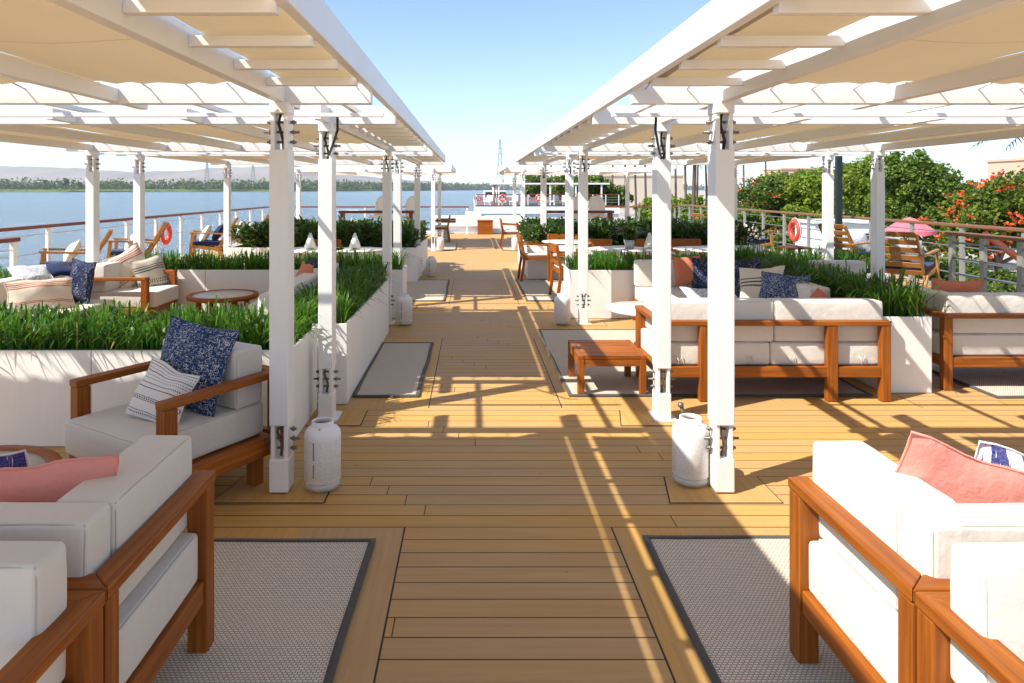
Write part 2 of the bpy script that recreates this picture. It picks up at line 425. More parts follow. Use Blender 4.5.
def thing(name, label, cat, loc=(0, 0, 0), rz=0., group=None):
    o = bpy.data.objects.new(name, None); COL.objects.link(o); o.location = loc; o.rotation_euler = (0, 0, rz)
    o.empty_display_size = .2
    return tag(o, label, cat, group)
def tag(o, label, cat, group=None):
    o['label'] = label; o['category'] = cat
    if group: o['group'] = group
    return o
def structure(o): o['kind'] = 'structure'; return o
def copy_tree(root, loc, rz, label):
    def rec(o, parent):
        c = o.copy(); COL.objects.link(c); c.parent = parent
        for ch in list(o.children): rec(ch, c)
        return c
    c = rec(root, None); c.location = loc; c.rotation_euler = (0, 0, rz); c['label'] = label
    return c
# ------------------------------------------------------------------ deck, water, land
CX = .157                      # centre line of the aisle
def build_setting():
    # deck sheet: planks across, margin boards in the seating bays, caulked joints between
    bays = [(-3., 3.24), (5.0, 7.35), (9.5, 12.35), (17.6, 20.4)]
    xs = [-6.9, -2.75, -2.742, -.322, -.314, .656, .664, 3.3, 3.308, 7.9]
    ys = [-3.]
    for a, b in bays: ys += ([a] if a > -3 else []) + [b - .007, b]
    ys.append(24.6)
    mb = MB()
    for j in range(len(ys) - 1):
        inbay = any(a <= ys[j] < b for a, b in bays); endl = any(abs(ys[j + 1] - b) < 1e-6 for a, b in bays)
        for i in range(len(xs) - 1):
            mi = 0
            if inbay:
                if i in (1, 3, 5, 7): mi = 2
                elif i in (2, 6): mi = 2 if endl else 1
            q = [(xs[i], ys[j], 0), (xs[i + 1], ys[j], 0), (xs[i + 1], ys[j + 1], 0), (xs[i], ys[j + 1], 0)]
            b = len(mb.v); mb.v += q; mb.face([b, b + 1, b + 2, b + 3], None, False, mi)
    structure(mb.build('deck', [M['plank'], M['board'], M['caulk']]))
    # square boards let in round the column feet
    mb = MB()
    for s in (-1, 1):
        for y in COLY:
            x = CX + s * 1.17
            for (q, z, mi) in ((.262, .002, 1), (.255, .004, 0)):
                b = len(mb.v)
                mb.v += [(x - q - .06 * (y < 99), y - q * .62, z), (x + q, y - q * .62, z), (x + q + .0, y + q * .62, z), (x - q, y + q * .62, z)]
                mb.face([b, b + 1, b + 2, b + 3], None, False, mi)
    structure(mb.build('deck_inlay', [M['board'], M['caulk']]))
    # hull under the deck
    mb = MB(); mb.box((-7.0, -12, -4.9), (8.0, 26.5, -.25)); mb.box((-7.05, -12, -.25), (8.05, 26.6, -.012))
    structure(mb.build('ship_hull', M['white']))
    # river
    mb = MB()
    mb.grid(lambda u, v: (-12500 + 25000 * u, -300 + 17500 * v, -4.5), 1, 1)
    structure(mb.build('river', M['water']))
    # quay and land on the far side of the quay wall
    mb = MB()
    mb.box((14.6, -300, -9), (900, 420, -3.0)); mb.prism([(14.6, 420), (900, 420), (3500, 3000), (900, 2600), (230, 1300), (60, 700)], -9, -3.02)
    structure(mb.build('quay_ground', M['quay']))
    # far bank
    rs = random.Random(3)
    line = [(-9000, 1500), (-2600, 1480), (-1500, 1560), (-1150, 1620), (-800, 1800), (-560, 2050), (-420, 2500), (-260, 3300), (-60, 4700), (300, 6000), (2600, 6400), (9000, 6400)]
    def along(t):
        t *= len(line) - 1; k = min(int(t), len(line) - 2); f = t - k
        return Vector((line[k][0] + (line[k + 1][0] - line[k][0]) * f, line[k][1] + (line[k + 1][1] - line[k][1]) * f, 0))
    mb = MB(); n = 150
    prof = [(0, -4.9), (6, -3.4), (24, -1.5), (70, 1.6), (260, 4.5), (9000, 7)]
    for i in range(n + 1):
        p = along(i / n)
        for k, (d, z) in enumerate(prof):
            w = noise.noise((p.x * .004, p.y * .004, k)) * 26 if k < 5 else 0
            mb.v.append((p.x * (1 if d < 700 else 1), p.y + d + w, z + (noise.noise((p.x * .01, 5, k)) * 1.2 if k > 1 else 0)))
    m = len(prof)
    for i in range(n):
        for k in range(m - 1): mb.face([i * m + k, (i + 1) * m + k, (i + 1) * m + k + 1, i * m + k + 1], None, True)
    structure(mb.build('far_bank', M['bank']))
    # sand spit
    mb = MB()
    mb.grid(lambda u, v: (-720 + 430 * u, 1690 + 300 * u + 45 * v * math.sin(math.pi * u) + 18 * math.sin(u * 9), -4.45 + 1.3 * math.sin(math.pi * v) * math.sin(math.pi * u)), 30, 5)
    structure(mb.build('sand_bank_terrain', M['bank']))
    # desert hills
    mb = MB()
    def hill(u, v):
        x = -9500 + 9800 * u; y = 7200 + 3300 * v
        env = min(1, (1 - u) * 3.2) ** .7 * min(1, .35 + 2.2 * v)
        e = noise.fractal(Vector((x * .0011, y * .0008, 2.)), .9, 2.1, 6)
        z = (255 + 120 * noise.noise((x * .0006, 3, 1))) * env * (.55 + .45 * math.sin(min(1, v * 1.7) * math.pi / 2)) + e * 62 * env
        return (x, y, max(-6, z - 4))
    mb.grid(hill, 190, 34)
    structure(mb.build('desert_hills', M['sand']))
    # trees massed along the far bank
    mb = MB()
    def clump(p, r, h, n, size):
        for _ in range(n):
            a = rs.random() * 6.283; q = rs.random() ** .5; z = rs.random()
            c = p + Vector((math.cos(a) * r * q, math.sin(a) * r * q, h * (.1 + .9 * z * (1 - .5 * q * q))))
            leaf(mb, c, size * (.6 + .8 * rs.random()), rs)
    k = 0
    while k < 1900:
        t = .10 + .80 * rs.random(); p = along(t); p.y += 70 + 260 * rs.random() ** 1.6; p.x += rs.uniform(-30, 30)
        if abs(p.x / p.y) > .78: continue
        p.z = 2; far = p.y / 1700
        h = rs.choice((10, 15, 19, 24, 29)) * rs.uniform(.7, 1.15) * (far ** .5)
        clump(p, h * rs.uniform(.6, 1.1), h, 26, 3.6 * far ** .5 * (.7 + h / 25)); k += 1
    for _ in range(500):     # low scrub at the water line
        t = .10 + .75 * rs.random(); p = along(t); p.y += rs.uniform(4, 26)
        if abs(p.x / p.y) > .78: continue
        p.z = -4; clump(p, 7, 4.4, 9, 3.0)
    o = mb.build('far_bank_woods', M['far_leaf']); o['kind'] = 'stuff'
    o['label'] = 'low green belt of trees and scrub along the far river bank'
    # big single trees and palms on the far bank
    for k, (px, d, h, w, mk, lab) in enumerate([
            (51, 1640, 31, 17, 'leaf_dark', 'tallest dark round tree on the far river bank'),
            (66, 1650, 20, 12, 'leaf_dark', 'smaller dark tree beside the tallest round tree on the far bank'),
            (30, 1680, 27, 9, 'far_leaf', 'narrow grey green tree on the far bank beside the tallest round tree'),
            (6, 1660, 14, 14, 'leaf_dark', 'low dark tree at the end of the far bank, beyond the short rail')]):
        X = (px - 472) / 683 * d
        make_tree((X, d + 60, 1), h * .95, w, M[mk], 900, 4.4, lab, seed=k + 40, bark='bark', blobs=5, group='single trees on the far bank')
    for k, (px, h) in enumerate([(124, 30), (181, 27), (152, 24)]):
        d = 1680 + k * 45; X = (px - 472) / 683 * d
        make_palm((X, d + 60, 1), h, 9, k + 3, ('tall thin palm rising above the far bank between the first two outer columns', 'tall thin palm above the far bank just left of the third outer column', 'shorter palm above the far bank beyond the second outer column')[k], 'palms on the far bank', nfr=22, tr=.8)
    # pylons
    make_pylon(((500 - 472) / 683 * 1000, 1000, -3), 78, 11, 'grey lattice pylon rising behind the neighbouring ship')
    make_pylon(((207 - 472) / 683 * 2500, 2500, 0), 110, 17, 'faint lattice pylon in the haze beside the third outer column')
    make_pylon(((253 - 472) / 683 * 2500, 2500, 0), 112, 17, 'faint lattice pylon in the haze between the outer column and the aisle column')

COLY = (3.64, 4.78, 8.16, 9.30, 12.66, 17.85, 21.3)

def leaf(mb, c, s, rs, up=None, asp=.62):
    """one folded leaf-like blade of two faces"""
    a = Vector((rs.gauss(0, 1), rs.gauss(0, 1), rs.gauss(0, .8))).normalized()
    n = Vector((rs.gauss(0, 1), rs.gauss(0, 1), rs.gauss(0, 1))) if up is None else up + Vector((rs.gauss(0, .6), rs.gauss(0, .6), rs.gauss(0, .6)))
    b = a.cross(n)
    if b.length < 1e-4: return
    b.normalize(); nn = b.cross(a)
    i = len(mb.v)
    for p in (c - a * s * .5, c + b * s * asp * .5 + nn * s * .1, c + a * s * .5, c - b * s * asp * .5 + nn * s * .1): mb.v.append(tuple(p))
    mb.face([i, i + 1, i + 2, i + 3], None, False)

def make_tree(loc, h, w, mat, nleaf, size, label, seed=0, bark='bark', blobs=9, cat='tree', name='leafy_tree', group=None, trunk_h=.3, blossom=0, dense=1., squash=1., bsize=None):
    rs = random.Random(seed * 17 + 5)
    t = thing(name, label, cat, loc, 0, group)
    tr = MB(); th = h * trunk_h; r0 = max(.06, h * .028)
    bend = Vector((rs.uniform(-.04, .04) * h, rs.uniform(-.04, .04) * h, 0))
    tr.tube([(0, 0, 0), tuple(bend * .4 + Vector((0, 0, th * .5))), tuple(bend + Vector((0, 0, th * 1.15)))], r0 * 1.25, 8, r1=r0 * .8)
    B = []
    for k in range(blobs):
        a = 6.283 * (k + rs.random() * .7) / blobs; q = rs.uniform(.15, .62) if k else 0
        z = th + (h - th) * rs.uniform(.22, .74) if k else th + (h - th) * .60
        rr = w * .5 * rs.uniform(.38, .58)
        c = Vector((math.cos(a) * q * w * .62, math.sin(a) * q * w * .62, z))
        c.z = min(c.z, h - rr * .85 * squash); B.append((c, rr))
        pass
    zt_ = max(c.z + r * .96 * squash for c, r in B); kz = (h - th) / (zt_ - th); kx = w * .5 / max(Vector((c.x, c.y)).length + r * .95 for c, r in B)
    B = [(Vector((c.x * kx, c.y * kx, th + (c.z - th) * kz)), r * (kx * kx * kz) ** (1 / 3)) for c, r in B]
    for c, rr in B:
        tr.tube([tuple(bend + Vector((0, 0, th))), tuple((bend + Vector((0, 0, th)) + c) / 2 + Vector((0, 0, -.03 * h))), tuple(c)], r0 * .6, 6, r1=r0 * .15)
    tr.build('trunk', M[bark], t)
    mb = MB(); bl = MB()
    tot = sum(r * r for c, r in B)
    for c, r in B:
        n = int(nleaf * r * r / tot)
        n = int(n * 1.7); sub = [(c + Vector((rs.gauss(0, .5), rs.gauss(0, .5), rs.gauss(0, .42))).normalized() * r * rs.uniform(.45, .98), r * rs.uniform(.2, .36)) for _ in range(16)]
        for q in range(n):
            if q % 4:
                cc, r2 = sub[rs.randrange(16)]
                d = Vector((rs.gauss(0, 1), rs.gauss(0, 1), rs.gauss(0, 1))).normalized()
                p = cc + d * r2 * (rs.random() ** .45)
            else:
                d = Vector((rs.gauss(0, 1), rs.gauss(0, 1), rs.gauss(0, 1))).normalized()
                p = c + d * r * (rs.random() ** .33) * .9
            p.z = c.z + (p.z - c.z) * squash
            leaf(mb, p, size * rs.uniform(.55, 1.25), rs, d * .8 + Vector((0, 0, .5)))
    mb.build('crown', mat, t)
    if blossom:
        for _ in range(blossom):
            c, r = B[rs.randrange(len(B))]
            d = Vector((rs.gauss(0, 1), rs.gauss(0, 1) - .3, rs.gauss(.25, .8))).normalized()
            p = c + d * r * rs.uniform(.92, 1.08)
            if p.z > h: continue
            for _ in range(9): leaf(bl, p + Vector((rs.gauss(0, 1), rs.gauss(0, 1), rs.gauss(0, .6))) * size * .55, (bsize or size) * rs.uniform(.5, .9), rs)
        bl.build('blossom', M['blossom'], t)
    return t

def frond_mb(mb, root, az, L, droop, rs, n=13, lw=.16):
    d = Vector((math.cos(az), math.sin(az), 0)); pts = []
    el = rs.uniform(.15, 1.1)
    for k in range(n + 1):
        u = k / n
        pts.append(root + d * (L * u * math.cos(el * (1 - u * .6))) + Vector((0, 0, L * (math.sin(el) * u - droop * u * u))))
    sd = d.cross(Vector((0, 0, 1)))
    for k in range(1, n + 1):
        u = k / n; ll = L * lw * (1.25 - u) * (1.6 if k > 1 else 1) * (.75 + .5 * rs.random())
        for sg in (-1, 1):
            a, b = pts[k - 1], pts[k]; t = (b - a)
            tip = b + sd * sg * ll + t * 1.3 + Vector((0, 0, -ll * .45))
            i = len(mb.v); mb.v += [tuple(a), tuple(a + t * .55), tuple(tip)]
            mb.face([i, i + 1, i + 2] if sg > 0 else [i + 1, i, i + 2], None, False)
    mb.tube([tuple(p) for p in pts[::3]], L * .012, 4, r1=L * .003)

def make_palm(loc, h, L, seed, label, group=None, nfr=26, tr=.17):
    rs = random.Random(seed * 31 + 1)
    t = thing('palm_tree', label, 'palm tree', loc, 0, group)
    mb = MB(); bx, by = rs.uniform(-.03, .03) * h, rs.uniform(-.03, .03) * h
    prof = [(bx * u * u, by * u * u, h * u) for u in [k / 8 for k in range(9)]]
    mb.tube(prof, tr * 1.25, 8, r1=tr * .85); mb.build('trunk', M['palm_bark'], t)
    fm = MB()
    for k in range(nfr): frond_mb(fm, Vector((bx, by, h)), 6.283 * k / nfr + rs.uniform(-.2, .2), L * rs.uniform(.8, 1.1), rs.uniform(.25, .95), rs)
    fm.build('crown', M['palm_leaf'], t); return t

def make_pylon(loc, h, w, label):
    mb = MB(); r = h * .0035
    lv = [0, .2, .38, .54, .68, .8, .9, 1.]
    def cor(u, k):
        s = w * .5 * (1 - u) ** 1.0 * (1 - .1 * u) + w * .055
        return Vector(((s, s, h * u), (-s, s, h * u), (-s, -s, h * u), (s, -s, h * u))[k % 4])
    for a, b in zip(lv, lv[1:]):
        for k in range(4):
            mb.bar(cor(a, k), cor(b, k), r * 2, r * 2); mb.bar(cor(a, k), cor(b, k + 1), r, r, up=(.3, .2, .9)); mb.bar(cor(a, k + 1), cor(b, k), r, r, up=(.3, .2, .9)); mb.bar(cor(b, k), cor(b, k + 1), r, r)
    for u in (.72, .82, .92):
        a = w * .75 * (1.15 - u) * 1.6
        mb.bar((-a, 0, h * u), (a, 0, h * u), r * 1.6, r * 1.6); mb.bar((-a, 0, h * u), (0, 0, h * (u + .05)), r, r); mb.bar((a, 0, h * u), (0, 0, h * (u + .05)), r, r)
    mb.bar((0, 0, h), (0, 0, h * 1.05), r * 1.5, r * 1.5)
    o = mb.build('lattice_pylon', M['lattice'], loc=loc); tag(o, label, 'pylon', 'power line pylons'); return o

# ------------------------------------------------------------------ rails round the deck
def railing(name, label, p0, p1, h, nwire=5, rail='rail', wire_r=.006, step=1.15, post='white', wide=.045):
    p0, p1 = Vector(p0), Vector(p1); L = (p1 - p0).length; d = (p1 - p0).normalized()
    t = thing(name, label, 'railing', p0, 0)
    f = lambda u, z: d * u + Vector((0, 0, z))
    mb = MB(); mb.bar(f(-.04, h - .025), f(L + .04, h - .025), .085, .05); mb.build('handrail', M[rail], t, .012)
    n = max(2, round(L / step)) + 1
    for k in range(n):
        u = min(L - .03, max(.03, L * k / (n - 1)))
        mb = MB(); sd = d.cross(Vector((0, 0, 1)))
        mb.bar(f(u, 0.001), f(u, h - .05), wide, .07); mb.bar(f(u, 0.001), f(u, .012), .11, .13)
        mb.build('post', M[post], t)
    for k in range(nwire):
        z = .12 + (h - .26) * k / (nwire - 1)
        mb = MB(); mb.tube([f(0, z), f(L, z)], wire_r, 6); mb.build('rail_wire', M['steel'], t)
    return t

def build_rails():
    railing('deck_railing', 'long railing with reddish wooden handrail between deck chairs and river', (-6.4, -2.6, 0), (-6.4, 24.4, 0), 1.075, 4, 'rail', .007)
    railing('deck_railing', 'long railing with brown wooden handrail between the deck and the quayside trees', (7.4, -2.6, 0), (7.4, 24.4, 0), 1.08, 5, 'rail_b', .011, post='grey_post')
    railing('deck_railing', 'railing across the bow behind the dark counter, on the river side', (-6.3, 24.5, 0), (-.15, 24.5, 0), 1.0, 3, 'rail')
    railing('deck_railing', 'railing across the bow behind the dark counter, on the tree side', (3.4, 24.5, 0), (7.3, 24.5, 0), 1.0, 3, 'rail', post='grey_post')
    railing('stair_guard_railing', 'short reddish railing in front of the river railing, ending beside the first deck chair', (-5.25, 5.0, 0), (-5.25, 7.85, 0), 1.05, 4, 'rail')
    t = railing('stair_guard_railing', 'short railing with steel posts and rails round the stair opening near the red flowering tree', (6.2, 6.0, 0), (6.2, 8.85, 0), 1.06, 5, 'rail_b', .013, step=.55, post='grey_post')
    # sloping stair handrail
    mb = MB(); mb.bar((6.75, 9.0, 1.02), (6.75, 6.9, .02), .075, .06)
    o = mb.build('stair_handrail', M['teak_d'], bevel=.012); tag(o, 'dark wooden handrail sloping down into the stair opening', 'handrail')
    # dark green post with box foot
    t = thing('dark_green_post', 'slim dark green post on a square box foot between two white columns', 'post', (6.98, 13.0, 0))
    mb = MB(); mb.box((-.05, -.05, .28), (.05, .05, 2.24)); mb.build('post_shaft', M['green_metal'], t, .01)
    mb = MB(); mb.box((-.14, -.14, 0), (.14, .14, .28)); mb.build('foot_box', M['green_metal'], t, .01)

def lifebuoy(label, loc, normal_rz, r=.27, name='lifebuoy', group='lifebuoys', bands=True):
    t = thing(name, label, 'lifebuoy', loc, normal_rz, group)
    mb = MB(); pts = [(0, math.cos(a) * r, math.sin(a) * r) for a in [6.283 * k / 28 for k in range(28)]]
    mb.tube(pts, r * .27, 10, closed=True); mb.build('ring', M['orange'], t)
    for k in range(4 if bands else 0):
        b = MB(); a0 = 6.283 * (k / 4 + .125)
        b.tube([(0, math.cos(a) * r, math.sin(a) * r) for a in (a0 - .09, a0 - .03, a0 + .03, a0 + .09)], r * .285, 10)
        b.build('reflective_band', M['offwhite'], t)
    g = MB(); g.tube([(-.0, math.cos(a) * r * 1.33, math.sin(a) * r * (1.33 + .05 * math.cos(4 * a))) for a in [6.283 * k / 40 for k in range(40)]], .008, 5, closed=True)
    g.build('grab_rope', M['offwhite'], t)
    b = MB(); b.tube([(-.10, 0, r * .9), (.0, 0, r * .74), (.06, 0, r * .95)], .012, 6); b.build('hook', M['steel'], t)
    return t
# ------------------------------------------------------------------ pergolas
ZB, ZT = 2.06, 2.135           # beam underside and top
def column(parent, x, y, simple=False):
    mb = MB(); W, D = .10, .13
    mb.box((x - W / 2, y - D / 2, .36), (x + W / 2, y + D / 2, 1.81))
    c = mb.build('column', M['white'], parent, .006)
    b = MB(); b.box((x - W / 2, y - D / 2, .011), (x + W / 2, y + D / 2, .185)); b.build('base_block', M['white'], c, .006)
    if not simple:
        b = MB(); b.box((x - .07, y - .085, .004), (x + .085, y + .115, .014)); b.build('foot_plate', M['white'], c)
    b = MB(); b.box((x - W / 2, y - D / 2, 2.0), (x + W / 2, y + D / 2, ZB + .001)); b.build('head_block', M['white'], c, .005)
    for z0, z1 in ((.165, .385), (1.79, 2.02)):
        for sx in (-1, 1):
            b = MB(); b.box((x + sx * .0345 - .011, y - .055, z0), (x + sx * .0345 + .011, y + .055, z1)); b.build('bracket_plate', M['white'], c, .004)
        for k in range(3):
            z = z0 + (z1 - z0) * (.27 + .23 * k)
            b = MB(); q = .094 if k == 1 else .078
            b.lathe([(.007, -q), (.007, q)], (x, y, z), 8, axis='x')
            for sx in (-1, 1): b.lathe([(.013, sx * .057), (.013, sx * .067)], (x, y, z), 6, axis='x')
            b.build('bolt', M['bolt'], c)
    return c

def pergola(s, ya, yb, f0, f1, label, cable=None, gapbeam=None):
    t = thing('pergola', label, 'pergola', (CX, ya, 0), 0, 'white pergolas over the deck')
    X = lambda x: s * x; Y = lambda y: y - ya
    XS = [1.17, 2.05, 2.93, 3.81, 4.69]
    for x in (1.17, 4.69):
        for y in (ya, yb): column(t, X(x), Y(y), y < 4)
    for k, x in enumerate(XS):                                   # beams along the ship
        mb = MB(); mb.box((X(x) - .025, Y(ya) - .30, ZB), (X(x) + .025, Y(yb) + .30, ZT + (.035 if k == 0 else 0))); mb.build('beam', M['white'], t, .004)
    ends = [ya, yb]
    if gapbeam:
        for k in range(5):                                       # slats bridging the gap to the next pergola
            x = .92 + .88 * k
            mb = MB(); mb.box((X(x) - .016, Y(yb) + .03, 2.10), (X(x) + .016, Y(yb) + 1.105, 2.13)); mb.build('gap_slat', M['white'], t, .003)
        mb = MB(); a, b = sorted((X(.70), X(4.99))); mb.box((a, Y(gapbeam) - .012, 2.045), (b, Y(gapbeam) + .012, 2.07)); mb.build('tie_rod', M['white'], t, .003)
    for y in ends:                                               # beams across
        mb = MB(); a, b = sorted((X(.69), X(5.0)))
        mb.box((a, Y(y) - .028, ZB - .006), (b, Y(y) + .028, ZT + .045))
        mb.build('cross_beam', M['white'], t, .004)
    for x, n in ((.69, 'eave_fascia'), (5.02, 'outer_fascia')):
        mb = MB(); mb.box((X(x) - .02, Y(f0), 2.125), (X(x) + .02, Y(f1), 2.255)); fs = mb.build(n, M['white'], t, .004)
        if n == 'eave_fascia' and s < 0:
            b = MB(); b.box((X(.725) - .015, Y(yb) - .03, 2.13), (X(.725) + .015, Y(yb) + .03, 2.31)); b.build('joint_plate', M['white'], fs, .003)
    # cloth panels: a narrow one on the aisle side, broad ones between the beams outside
    def panel(x0, x1, y0, y1, sag, seed, zc=2.152):
        mb = MB(); nx, ny = max(4, int(abs(x1 - x0) / .07)), 22
        def fn(u, v):
            x = x0 + (x1 - x0) * u
            scal = .016 * abs(math.sin(u * math.pi * max(2, round(abs(x1 - x0) / .22))))
            y = y0 + scal + (y1 - y0 - 2 * scal) * v
            z = zc - sag * (4 * u * (1 - u)) * (.55 + .45 * (1 - (2 * v - 1) ** 4)) + .013 * noise.noise((x * 3.2 + seed, y * 1.6, 1)) + .006 * math.sin(u * 40) * max(0, abs(2 * v - 1) - .9) * 10
            return (X(x), Y(y), z)
        mb.grid(fn, nx, ny, flip=s < 0)
        o = mb.build('canopy_cloth', M['canopy'], t)
        return o
    y0, y1 = ya + .12, yb - .12
    panel(.725, 1.112, y0, y1, -.006, 1)
    prev = 1.278
    for k, x in enumerate(XS[1:]):
        panel(prev, x + (.004 if k < 3 else .2), y0, y1, .014, k + 2, 2.152 + .004 * (k % 2)); prev = x + .004
    # battens under the narrow panel
    n = 7
    for k in range(n):
        y = y0 + (y1 - y0) * (k + .5) / n
        mb = MB(); a, b = sorted((X(.71), X(1.145)))
        mb.box((a, Y(y) - .02, 2.10), (b, Y(y) + .02, 2.138)); mb.build('batten', M['white'], t, .003)
    mb = MB()                                                    # short ties from the cloth hems to the cross beams
    for y, e in ((y0 + .01, ya + .02), (y1 - .01, yb - .02)):
        x = .76
        while x < 4.7:
            if not 1.09 < x < 1.32: mb.tube([(X(x), Y(y), 2.15), (X(x), Y(e), 2.13)], .005, 4)
            x += .22
    mb.build('lacing', M['offwhite'], t)
    if cable:
        x, y = cable
        mb = MB(); P = [Vector((X(x - .16 * 1), Y(y - .45), 2.07)), Vector((X(x - .15), Y(y - .40), 1.98)), Vector((X(x - .08), Y(y - .2), 1.90)), Vector((X(x - .02), Y(y - .04), 1.84)), Vector((X(x - .0), Y(y), 1.80))]
        pts = []
        for k in range(len(P) - 1):
            for q in range(5): pts.append(P[k].lerp(P[k + 1], q / 5))
        mb.tube(pts + [P[-1]], .0085, 8); mb.build('cable', M['rubber'], t)
    for y in (ya, yb):                                           # cable threaded through the inner brackets
        mb = MB(); x = X(1.17)
        mb.tube([(x + .004, Y(y) - .01, 2.03), (x - .012, Y(y) - .02, 1.95), (x + .012, Y(y) - .02, 1.86), (x + .01, Y(y), 1.80)], .008, 6)
        mb.build('cable', M['rubber'], t)
        mb = MB(); mb.tube([(x, Y(y) - .01, .39), (x - .014, Y(y) - .035, .32), (x + .01, Y(y) - .03, .25), (x - .006, Y(y), .17)], .008, 6)
        mb.build('cable', M['bolt'], t)
    return t

def build_pergolas():
    for s, side in ((-1, 'river'), (1, 'tree')):
        pergola(s, .26, 3.64, -.4, 4.44, 'white pergola with beige cloth, first from the viewer on the %s side' % side, None, 4.2)
        pergola(s, 4.78, 8.16, 4.45, 8.98, 'white pergola with beige cloth, second from the viewer on the %s side' % side, (1.17, 4.78), 8.72)
        pergola(s, 9.30, 12.66, 8.99, 13.2, 'white pergola with beige cloth, third from the viewer on the %s side' % side)
        pergola(s, 17.85, 21.3, 17.4, 21.8, 'white pergola by the bow beyond the sunlit gap, on the %s side' % side)

# ------------------------------------------------------------------ planters
def blade(mb, x, y, z, h, az, lean, w, rs):
    d = Vector((math.cos(az), math.sin(az), 0)); sd = Vector((-d.y, d.x, 0)) * w * .5
    p0 = Vector((x, y, z)); p1 = p0 + d * lean * .25 * h + Vector((0, 0, h * .55)); p2 = p0 + d * lean * .75 * h + Vector((0, 0, h * (.93 - .25 * lean))); p3 = p0 + d * lean * 1.25 * h + Vector((0, 0, h * (1.0 - .6 * lean)))
    i = len(mb.v)
    mb.v += [tuple(p0 - sd), tuple(p0 + sd), tuple(p1 + sd), tuple(p1 - sd), tuple(p2 + sd * .8), tuple(p2 - sd * .8), tuple(p3)]
    mb.face([i, i + 1, i + 2, i + 3], None, True); mb.face([i + 3, i + 2, i + 4, i + 5], None, True); mb.face([i + 5, i + 4, i + 6], None, True)

def planter(label, x0, x1, y0, y1, h=.60, kind='grass', seam=1.2, seed=1, gh=.25, dens=1500, group='white planters', cat='planter', name='planter', dim=None):
    t = thing(name, label, cat, ((x0 + x1) / 2, (y0 + y1) / 2, 0), 0, group)
    w, d = (x1 - x0) / 2, (y1 - y0) / 2; rs = random.Random(seed)
    mb = MB(); th = .022; g = .0022
    def pan(lo, hi, axis):
        L = hi[axis] - lo[axis]; n = max(1, round(L / seam))
        for k in range(n):
            a, b = list(lo), list(hi); a[axis] = lo[axis] + L * k / n + (g if k else 0); b[axis] = lo[axis] + L * (k + 1) / n - (g if k < n - 1 else 0)
            mb.box(a, b)
    pan((-w, -d, .004), (w, -d + th, h), 0); pan((-w, d - th, .004), (w, d, h), 0)
    pan((-w, -d + th + .0015, .004), (-w + th, d - th - .0015, h), 1); pan((w - th, -d + th + .0015, .004), (w, d - th - .0015, h), 1)
    mb.build('planter_box', M['white2'], t, .003)
    mb = MB(); mb.box((-w + th + .004, -d + th + .004, .02), (w - th - .004, d - th - .004, h - .05)); mb.build('soil', M['soil'], t)
    mb = MB(); W, D = w - .03, d - .03
    if kind == 'grass':
        n = int(4 * W * D * dens)
        for k in range(n):
            x, y = rs.uniform(-W, W), rs.uniform(-D, D)
            ex, ey = W - abs(x), D - abs(y); az = rs.random() * 6.283
            if min(ex, ey) < .12 and rs.random() < .5: az = math.atan2(y if ey < ex else 0, x if ex <= ey else 0) + rs.uniform(-.9, .9)
            big = .82 + .3 * noise.noise((x * 3.3 + seed, y * 3.3, 0))
            blade(mb, x, y, h - .055, gh * big * rs.choice((.7, .85, .95, 1.0, 1.08, 1.18)) * rs.uniform(.88, 1.12), az, min(1.25, abs(rs.gauss(.34, .36))), rs.uniform(.007, .016), rs)
        o = mb.build('grass', M['grass'], t); o['kind'] = 'stuff'
    elif kind == 'bush':
        n = int(4 * W * D * 85)
        for k in range(n):
            x, y = rs.uniform(-W, W), rs.uniform(-D, D)
            hh = gh * rs.uniform(.62, 1.0) * (.9 + .25 * noise.noise((x * 1.7 + seed, y * 1.7, 0)))
            top = Vector((x + rs.gauss(0, .05), y + rs.gauss(0, .05), h - .06 + hh))
            for q in range(15):
                u = rs.random() ** .6; az = rs.random() * 6.283; el = rs.uniform(.05, 1.0 + .4 * u)
                c = Vector((x, y, h - .06)).lerp(top, u); dirn = Vector((math.cos(az) * math.cos(el), math.sin(az) * math.cos(el), math.sin(el)))
                L = rs.uniform(.09, .17); sd = dirn.cross(Vector((0, 0, 1))).normalized() * L * .2
                i = len(mb.v); mid = c + dirn * L * .5 + Vector((0, 0, .012)); tip = c + dirn * L - Vector((0, 0, L * .15))
                mb.v += [tuple(c), tuple(mid + sd), tuple(tip), tuple(mid - sd)]; mb.face([i, i + 1, i + 2, i + 3], None, False)
        mb.build('foliage', M['bush'], t)
    return t

def build_planters():
    planter('long white planter of tall grass in front of the cream armchair', -3.6, -1.13, 4.24, 4.98, seed=1, gh=.27, dens=2300)
    planter('white grass planter set lengthwise beside the aisle, between two river side columns', -1.44, -.93, 5.08, 7.62, seed=2, gh=.29, dens=2300)
    planter('white grass planter across the deck, behind the round table with the teak rim', -4.55, -.86, 8.50, 9.0, seed=3, gh=.29, dens=1500)
    planter('white planter of grass by the short reddish railing', -5.15, -4.72, 5.3, 7.5, seed=4, gh=.27, dens=1000)
    planter('white planter of dark leafy bushes on the river side, behind the cone lamps', -4.2, -.95, 11.75, 14.6, kind='bush', seed=5, gh=.45)
    planter('white grass planter running lengthwise behind the navy and striped cushions', 3.23, 3.61, 5.36, 8.9, seed=6, gh=.38, dens=3200)
    planter('white grass planter across the deck, behind the pair of pale round tables', 1.2, 3.2, 8.46, 8.94, seed=7, gh=.27, dens=2300)
    planter('white planter of dark leafy bushes on the tree side, behind the dining tables', 1.0, 5.2, 12.2, 14.9, kind='bush', seed=8, gh=.45)
    planter('white planter of pale variegated grass near the dark green post', 3.95, 5.7, 9.35, 9.85, h=.45, seed=9, gh=.42, dens=1300)
